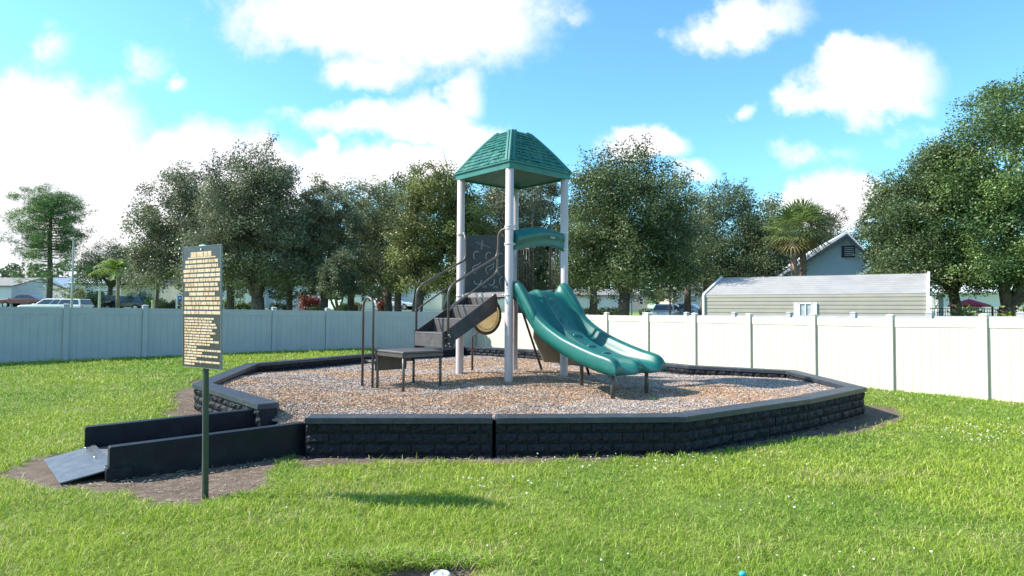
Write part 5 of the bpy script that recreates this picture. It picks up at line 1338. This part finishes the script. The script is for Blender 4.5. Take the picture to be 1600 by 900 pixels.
def xat(px):                           # where along the wall the pixel column falls
    d_ = ray(px, 480); s_, u = None, None
    det = d_.x * (-t.y) + d_.y * t.x; s_ = (a.x * (-t.y) + a.y * t.x) / det; X = d_.x * s_ - a.x; Y_ = d_.y * s_ - a.y; return X * t.x + Y_ * t.y
x0, x1 = xat(1249), xat(1269); zc0, zc1 = zz(492, 25.3, 1259), zz(475, 25.3, 1259)
wi = MB()
for (cx_, cz_, sw, sh) in (((x0 + x1) / 2, zc1 + .02, x1 - x0 + .06, .05), ((x0 + x1) / 2, zc0 - .10, x1 - x0 + .06, .05), (x0, (zc0 + zc1) / 2, .05, zc1 - zc0 + .1), (x1, (zc0 + zc1) / 2, .05, zc1 - zc0 + .1), ((x0 + x1) / 2, (zc0 + zc1) / 2, .03, zc1 - zc0)): wi.box(Q(cx_, -.05, cz_), (sw, .05, sh), Mz)
wi_ = wi.build('window', M['white'], shed); MB().box(Q((x0 + x1) / 2, -.03, (zc0 + zc1) / 2 - .03), (x1 - x0, .02, zc1 - zc0 + .1), Mz).build('pane', M['blind'], wi_)
for (xa_, xb_) in ((xat(1241), x0 - .03), (x1 + .03, xat(1277))):
    s2 = MB().box(Q((xa_ + xb_) / 2, -.045, (zc0 + zc1) / 2 - .03), (xb_ - xa_, .035, zc1 - zc0 + .14), Mz, bev=.006)
    for k in range(6): s2.box(Q((xa_ + xb_) / 2, -.066, zc0 + (zc1 - zc0) * k / 5 - .03), ((xb_ - xa_) * .7, .012, .035), Mz)
    s2.build('shutter', M['white'], shed)

# ------------------------------------------------------------------ cars
def car(label, px, ytop, Yd, heading, kind, paint, length, height, rz):
    x = at(px, 480, Yd).x; bz = gz(x, Yd); root = thing({'sedan': 'parked_car', 'van': 'minivan', 'pickup': 'pickup_truck', 'suv': 'sport_utility_car'}[kind], (x, Yd, bz), label, {'sedan': 'car', 'van': 'van', 'pickup': 'pickup truck', 'suv': 'car'}[kind], 'cars parked along the street', rz)
    L, H, Wd = length, height, 1.82; h = H
    prof = {'sedan': [(-.5, .30), (-.5, .52), (-.46, .60), (-.26, .66), (.14, .68), (.36, .66), (.48, .60), (.5, .5), (.5, .30)],
            'van': [(-.5, .28), (-.5, .46), (-.44, .54), (-.28, .60), (.30, .62), (.48, .62), (.5, .5), (.5, .28)],
            'suv': [(-.5, .28), (-.5, .50), (-.47, .57), (-.24, .62), (.3, .62), (.49, .62), (.5, .5), (.5, .28)],
            'pickup': [(-.5, .30), (-.5, .54), (-.46, .60), (-.24, .64), (.1, .64), (.48, .64), (.5, .62), (.5, .30)]}[kind]
    cab = {'sedan': [(-.24, .64), (-.09, .95), (.02, 1.0), (.16, .98), (.36, .66)], 'van': [(-.30, .58), (-.12, .95), (-.02, 1.0), (.40, .98), (.485, .62)],
           'suv': [(-.26, .60), (-.13, .95), (-.04, 1.0), (.40, .97), (.48, .62)], 'pickup': [(-.25, .62), (-.12, .96), (-.05, 1.0), (.46, .98), (.495, .62)]}[kind]
    def shape(pts, w0, w1, zlo, zhi):
        mb = MB(); n_ = len(pts); rows = []
        for s_, k in ((-1, 1.0), (-1, .97), (1, .97), (1, 1.0)): pass
        ring = lambda y, sc: [Vector((p[0] * L * sc, y, p[1] * h)) for p in pts]
        def wat(z): f = (z - zlo) / (zhi - zlo + 1e-6); return w0 + (w1 - w0) * max(0, min(1, f))
        A = [Vector((p[0] * L, -wat(p[1]) / 2, p[1] * h)) for p in pts]; B = [Vector((v.x, -v.y, v.z)) for v in A]
        A2 = [Vector((v.x * .985, v.y * .94 , v.z + .012)) for v in A]
        mb.add(A + B, [tuple(range(n_))[::-1], tuple(range(n_, 2 * n_))] + [(i, (i + 1) % n_, n_ + (i + 1) % n_, n_ + i) for i in range(n_)])
        return mb
    body = shape(prof, Wd, Wd, 0, 1).build('body', M[paint], root, world=False)
    bv = body.modifiers.new('bevel', 'BEVEL'); bv.width = .07; bv.segments = 3; bv.limit_method = 'ANGLE'; bv.angle_limit = R(20)
    cabin = shape(cab, Wd * .93, Wd * .74, .62, 1.0).build('cabin', M[paint], root, world=False)
    bv = cabin.modifiers.new('bevel', 'BEVEL'); bv.width = .05; bv.segments = 3
    # windows, slightly proud of the tapered cabin
    cx_ = sum(p[0] for p in cab) / len(cab)
    def cw_(z): f = (z - .62) / .38; return (Wd * .93 + (Wd * .74 - Wd * .93) * f) / 2
    lo, hi = .665, .93
    def xa_at(z, side):
        P_ = cab[:3] if side < 0 else cab[-2:][::-1] if len(cab) < 6 else cab
        if side < 0: p, q = cab[0], cab[1]
        else: p, q = cab[-1], cab[-2]
        return p[0] + (q[0] - p[0]) * (z - p[1]) / (q[1] - p[1])
    splits = {'sedan': [0, .48, 1], 'van': [0, .35, .68, 1], 'suv': [0, .36, .70, 1], 'pickup': [0, .30, .50, 1]}[kind]
    for s_ in (-1, 1):
        for i in range(len(splits) - 1):
            q = []
            for z, order in ((lo, 0), (hi, 1)):
                l0 = xa_at(z, -1) + .025; r0 = xa_at(z, 1) - .025; g0 = l0 + (r0 - l0) * splits[i] + (.008 if i else 0); g1 = l0 + (r0 - l0) * splits[i + 1] - .008; q.append((g0, g1, z))
            pts = [(q[0][0], q[0][2]), (q[0][1], q[0][2]), (q[1][1], q[1][2]), (q[1][0], q[1][2])]
            MB().prism([Vector((x_ * L, s_ * (cw_(z_) + .004), z_ * h)) for x_, z_ in pts], (0, s_ * .008, 0)).build('side_window', M['glass'], root, world=False)
    for sd_, nm in ((-1, 'windscreen'), (1, 'rear_window')):
        pts = []
        for z in (lo, hi):
            x_ = xa_at(z, sd_) * L + sd_ * .012; w_ = cw_(z) * .88; pts.append((x_, w_, z * h))
        MB().prism([Vector((pts[0][0], -pts[0][1], pts[0][2])), Vector((pts[0][0], pts[0][1], pts[0][2])), Vector((pts[1][0], pts[1][1], pts[1][2])), Vector((pts[1][0], -pts[1][1], pts[1][2]))], (sd_ * .010, 0, .004)).build(nm, M['glass'], root, world=False)
    wr = .33
    for wx in (-.31, .31):
        for s_ in (-1, 1):
            c = Vector((wx * L, s_ * (Wd / 2 - .11), wr)); wv = MB().tube([c - Vector((0, .11, 0)), c + Vector((0, .125, 0)) if s_ > 0 else c + Vector((0, .11, 0))], wr, 18) if s_ > 0 else MB().tube([c - Vector((0, .125, 0)), c + Vector((0, .11, 0))], wr, 18)
            wh_ = wv.build('wheel', M['tyre'], root, world=False); MB().tube([c + Vector((0, s_ * .125, 0)), c + Vector((0, s_ * .135, 0))], wr * .62, 14).build('rim', M['chrome'], wh_, world=False)
    for s_ in (-1, 1):
        MB().box((-.49 * L, s_ * .66, .50 * h), (.08, .34, .13), bev=.02).build('headlight', M['lampglass'], root, world=False)
        MB().box((.495 * L, s_ * .70, .52 * h), (.06, .22, .18), bev=.02).build('tail_light', M['stop'], root, world=False)
    mb = MB()
    for s_ in (-1, 1): mb.box((-.22 * L, s_ * (Wd / 2 + .06), .68 * h), (.12, .14, .10), bev=.02)
    mb.build('wing_mirror', M[paint], root, world=False)
    return root
def ztop_car(py, px, Y): return at(px, py, Y).z - gz(at(px, 480, Y).x, Y)
for lb, px, yt, Y, kd, pt, ln, rz in (
    ('maroon sedan parked at the far left behind the shaded fence', 39, 460, 69, 'sedan', 'maroon', 4.6, .06),
    ('white pickup truck with a white bed cover, its roof just above the fence', 88, 469, 52, 'pickup', 'carwhite', 5.0, .03),
    ('dark car half hidden by shrubs under the feather palm', 160, 463, 66, 'suv', 'darkcar', 4.4, .10),
    ('navy blue minivan parked left of the notice board', 199, 466, 60, 'van', 'navycar', 4.1, .0),
    ('white van seen far off between the oak trunks left of the stairs', 618, 468, 70, 'van', 'carwhite', 4.6, 2.9),
    ('silver sport utility car facing the viewer right of the slide', 1040, 475, 50, 'suv', 'silver', 4.6, 1.15),
    ('blue car parked behind the silver one', 1076, 479, 54, 'sedan', 'bluecar', 4.4, 2.6)):
    car(lb, px, yt, Y, 0, kd, pt, ln, max(1.42, min(2.0, ztop_car(yt, px, Y))), rz)

# ------------------------------------------------------------------ posts, lamps, signs
def wpost(label, px, ytop, Y, r=.06, name='bollard', cat='post', group='short white posts along the street'):
    x = at(px, 480, Y).x; z1 = at(px, ytop, Y).z; bz = gz(x, Y); mb = MB().lathe((x, Y, 0), [(r, bz - .2), (r, z1 - .03), (r * 1.2, z1 - .03), (r * 1.2, z1), (.001, z1 + .03)], 12); o = mb.build(name, M['white']); return tag(o, label, cat, group)
wpost('thick short white post between the navy minivan and the light green shrub', 238, 470, 52, .09)
wpost('thin short white post right of the notice board', 350, 474, 50, .06)
wpost('short white post left of the loop handle', 561, 474, 52, .075)
wpost('short white post right of the loop handle and the red shrub', 603, 474, 52, .075)
wpost('tiny white post at the foot of the thick oak', 417, 482, 46, .05)
wpost('tall white post between the dark car and the feather palm', 155, 452, 54, .10, name='tall_post')
wpost('white post with a globe top right of the pale oak trunk', 987, 464, 52, .055, name='tall_post')
def sign_small(label, px, y0, Y, shape, col, sy, rad, name):
    x = at(px, 480, Y).x; z1 = at(px, y0, Y).z; bz = gz(x, Y); root = thing(name, (x, Y, bz), label, 'sign'); MB().box((x, Y, (z1 + bz) / 2), (.11, .11, z1 - bz), bev=.01).build('sign_post', M['white'], root); c = at(px + (5 if shape == 4 else 0), sy, Y - .08)
    if shape == 8: MB().prism([c + Vector((rad * math.cos(R(22.5 + 45 * k)), 0, rad * math.sin(R(22.5 + 45 * k)))) for k in range(8)], (0, -.01, 0)).build('sign_plate', M[col], root)
    else: MB().box(c, (rad * 1.3, .015, rad * 2), bev=.003).build('sign_plate', M[col], root)
    return root, c
rt_, c = sign_small('white post carrying a small red octagonal sign in front of the pale blue house', 452, 456, 54, 8, 'stop', 470, .24, 'road_sign')
def text(s, c, size, m, parent, name='lettering', rx=90, rz=0):
    cu = bpy.data.curves.new(name, 'FONT'); cu.body = s; cu.size = size; cu.align_x = 'CENTER'; cu.align_y = 'CENTER'; cu.extrude = .002; tmp = bpy.data.objects.new(name, cu); C.objects.link(tmp); bpy.context.view_layer.update()
    me = bpy.data.meshes.new_from_object(tmp); bpy.data.objects.remove(tmp); Mx = Matrix.Translation(c) @ Matrix.Rotation(R(rz), 4, 'Z') @ Matrix.Rotation(R(rx), 4, 'X'); me.transform(W[parent].inverted() @ Mx); me.materials.clear(); return link_mesh(name, me, m, parent)
text('STOP', c + Vector((0, -.014, 0)), .17, M['white'], rt_)
rt_, c = sign_small('white post carrying a small blue rectangular sign left of the notice board', 276, 457, 54, 4, 'bluesign', 467, .26, 'road_sign')
MB().box(c + Vector((0, -.011, .06)), (.14, .006, .10), bev=.001).build('emblem', M['white'], rt_)
# street lamp
Y = 50; x = at(112, 480, Y).x; z1 = at(112, 374, Y).z; bz = gz(x, Y); sl_ = thing('street_lamp', (x, Y, bz), 'slim tall street lamp right of the pine', 'street lamp')
MB().lathe((x, Y, 0), [(.10, bz - .2), (.09, bz + .5), (.055, z1)], 12).build('lamp_post', M['vinyl_grey'], sl_)
hd = MB(); hd.box((x, Y - .05, z1 + .04), (.20, .5, .10), bev=.03); hd.build('lamp_head', M['vinyl_grey'], sl_)
Y = 46; x = at(1047, 480, Y).x; z1 = at(1047, 425, Y).z; bz = gz(x, Y); gl = thing('globe_lamp', (x, Y, bz), 'black lamp post with a white globe behind the fence', 'street lamp')
MB().lathe((x, Y, 0), [(.09, bz - .2), (.07, bz + .4), (.045, z1)], 10).tube([(x, Y, z1 - 1.0), (x + .34, Y, z1 - 1.05)], .02, 6).build('lamp_post', M['black'], gl)
gc = at(1054, 449, Y); MB().lathe(gc, [(.001, -.15), (.10, -.11), (.15, 0), (.10, .11), (.001, .15)], 14).build('lamp_shade', M['white'], gl)

# black pool fence, red parasol, pale column
Y = 27; z0 = zz(494, Y, 1490); z1 = zz(481, Y, 1490); xa = at(1452, 480, Y).x; xb = at(1600, 480, Y).x
pf = thing('pool_fence', (xa, Y, gz(xa, Y)), 'black metal picket fence round the pool under the huge oak', 'fence'); bz = gz(xa, Y)
mb = MB(); mb.box(((xa + xb) / 2, Y, z1 - .04), (xb - xa, .03, .03)); mb.box(((xa + xb) / 2, Y, z1 - .18), (xb - xa, .03, .03)); mb.box(((xa + xb) / 2, Y, bz + .15), (xb - xa, .03, .03)); mb.build('rail', M['black'], pf)
mb = MB(); n_ = int((xb - xa) / .11)
for k in range(n_ + 1): mb.box((xa + (xb - xa) * k / n_, Y, (z1 + bz) / 2), (.016, .016, z1 - bz))
mb.build('pickets', M['black'], pf)
for k in range(4): MB().box((xa + (xb - xa) * k / 3, Y + .0, (z1 + bz) / 2 + .03), (.06, .06, z1 - bz + .08)).build('fence_post', M['black'], pf)
Y = 31; c = at(1514, 467, Y); bz = gz(c.x, Y); pr = thing('parasol', (c.x, Y, bz), 'red garden parasol open beside the oak trunk', 'parasol')
MB().lathe((c.x, Y, 0), [(.022, bz), (.022, c.z + .05)], 10).build('pole', M['alu'], pr)
rows = []
for f in (0, .25, .5, .75, 1.0): rows.append([Vector((c.x + .86 * f * (1 + (.0 if k % 2 else .03)) * math.cos(R(22.5 * k)), Y + .86 * f * math.sin(R(22.5 * k)), c.z - .30 * f ** 1.1 - (.02 if k % 2 else 0) * f)) for k in range(16)])
cp = MB().grid(rows, smooth=False, closed=True); cp.grid([rows[-1], [v - Vector((0, 0, .07)) for v in rows[-1]]], smooth=False, closed=True); cp.build('canopy', M['red'], pr)
Y = 29; c = at(1467, 462, Y); bz = gz(c.x, Y); tag(MB().box((c.x, Y, (bz + c.z) / 2), (.26, .26, c.z - bz), bev=.015).box((c.x, Y, c.z + .03), (.34, .34, .06), bev=.01).build('porch_column', M['house_b']), 'pale square porch column right of the shed end', 'column')
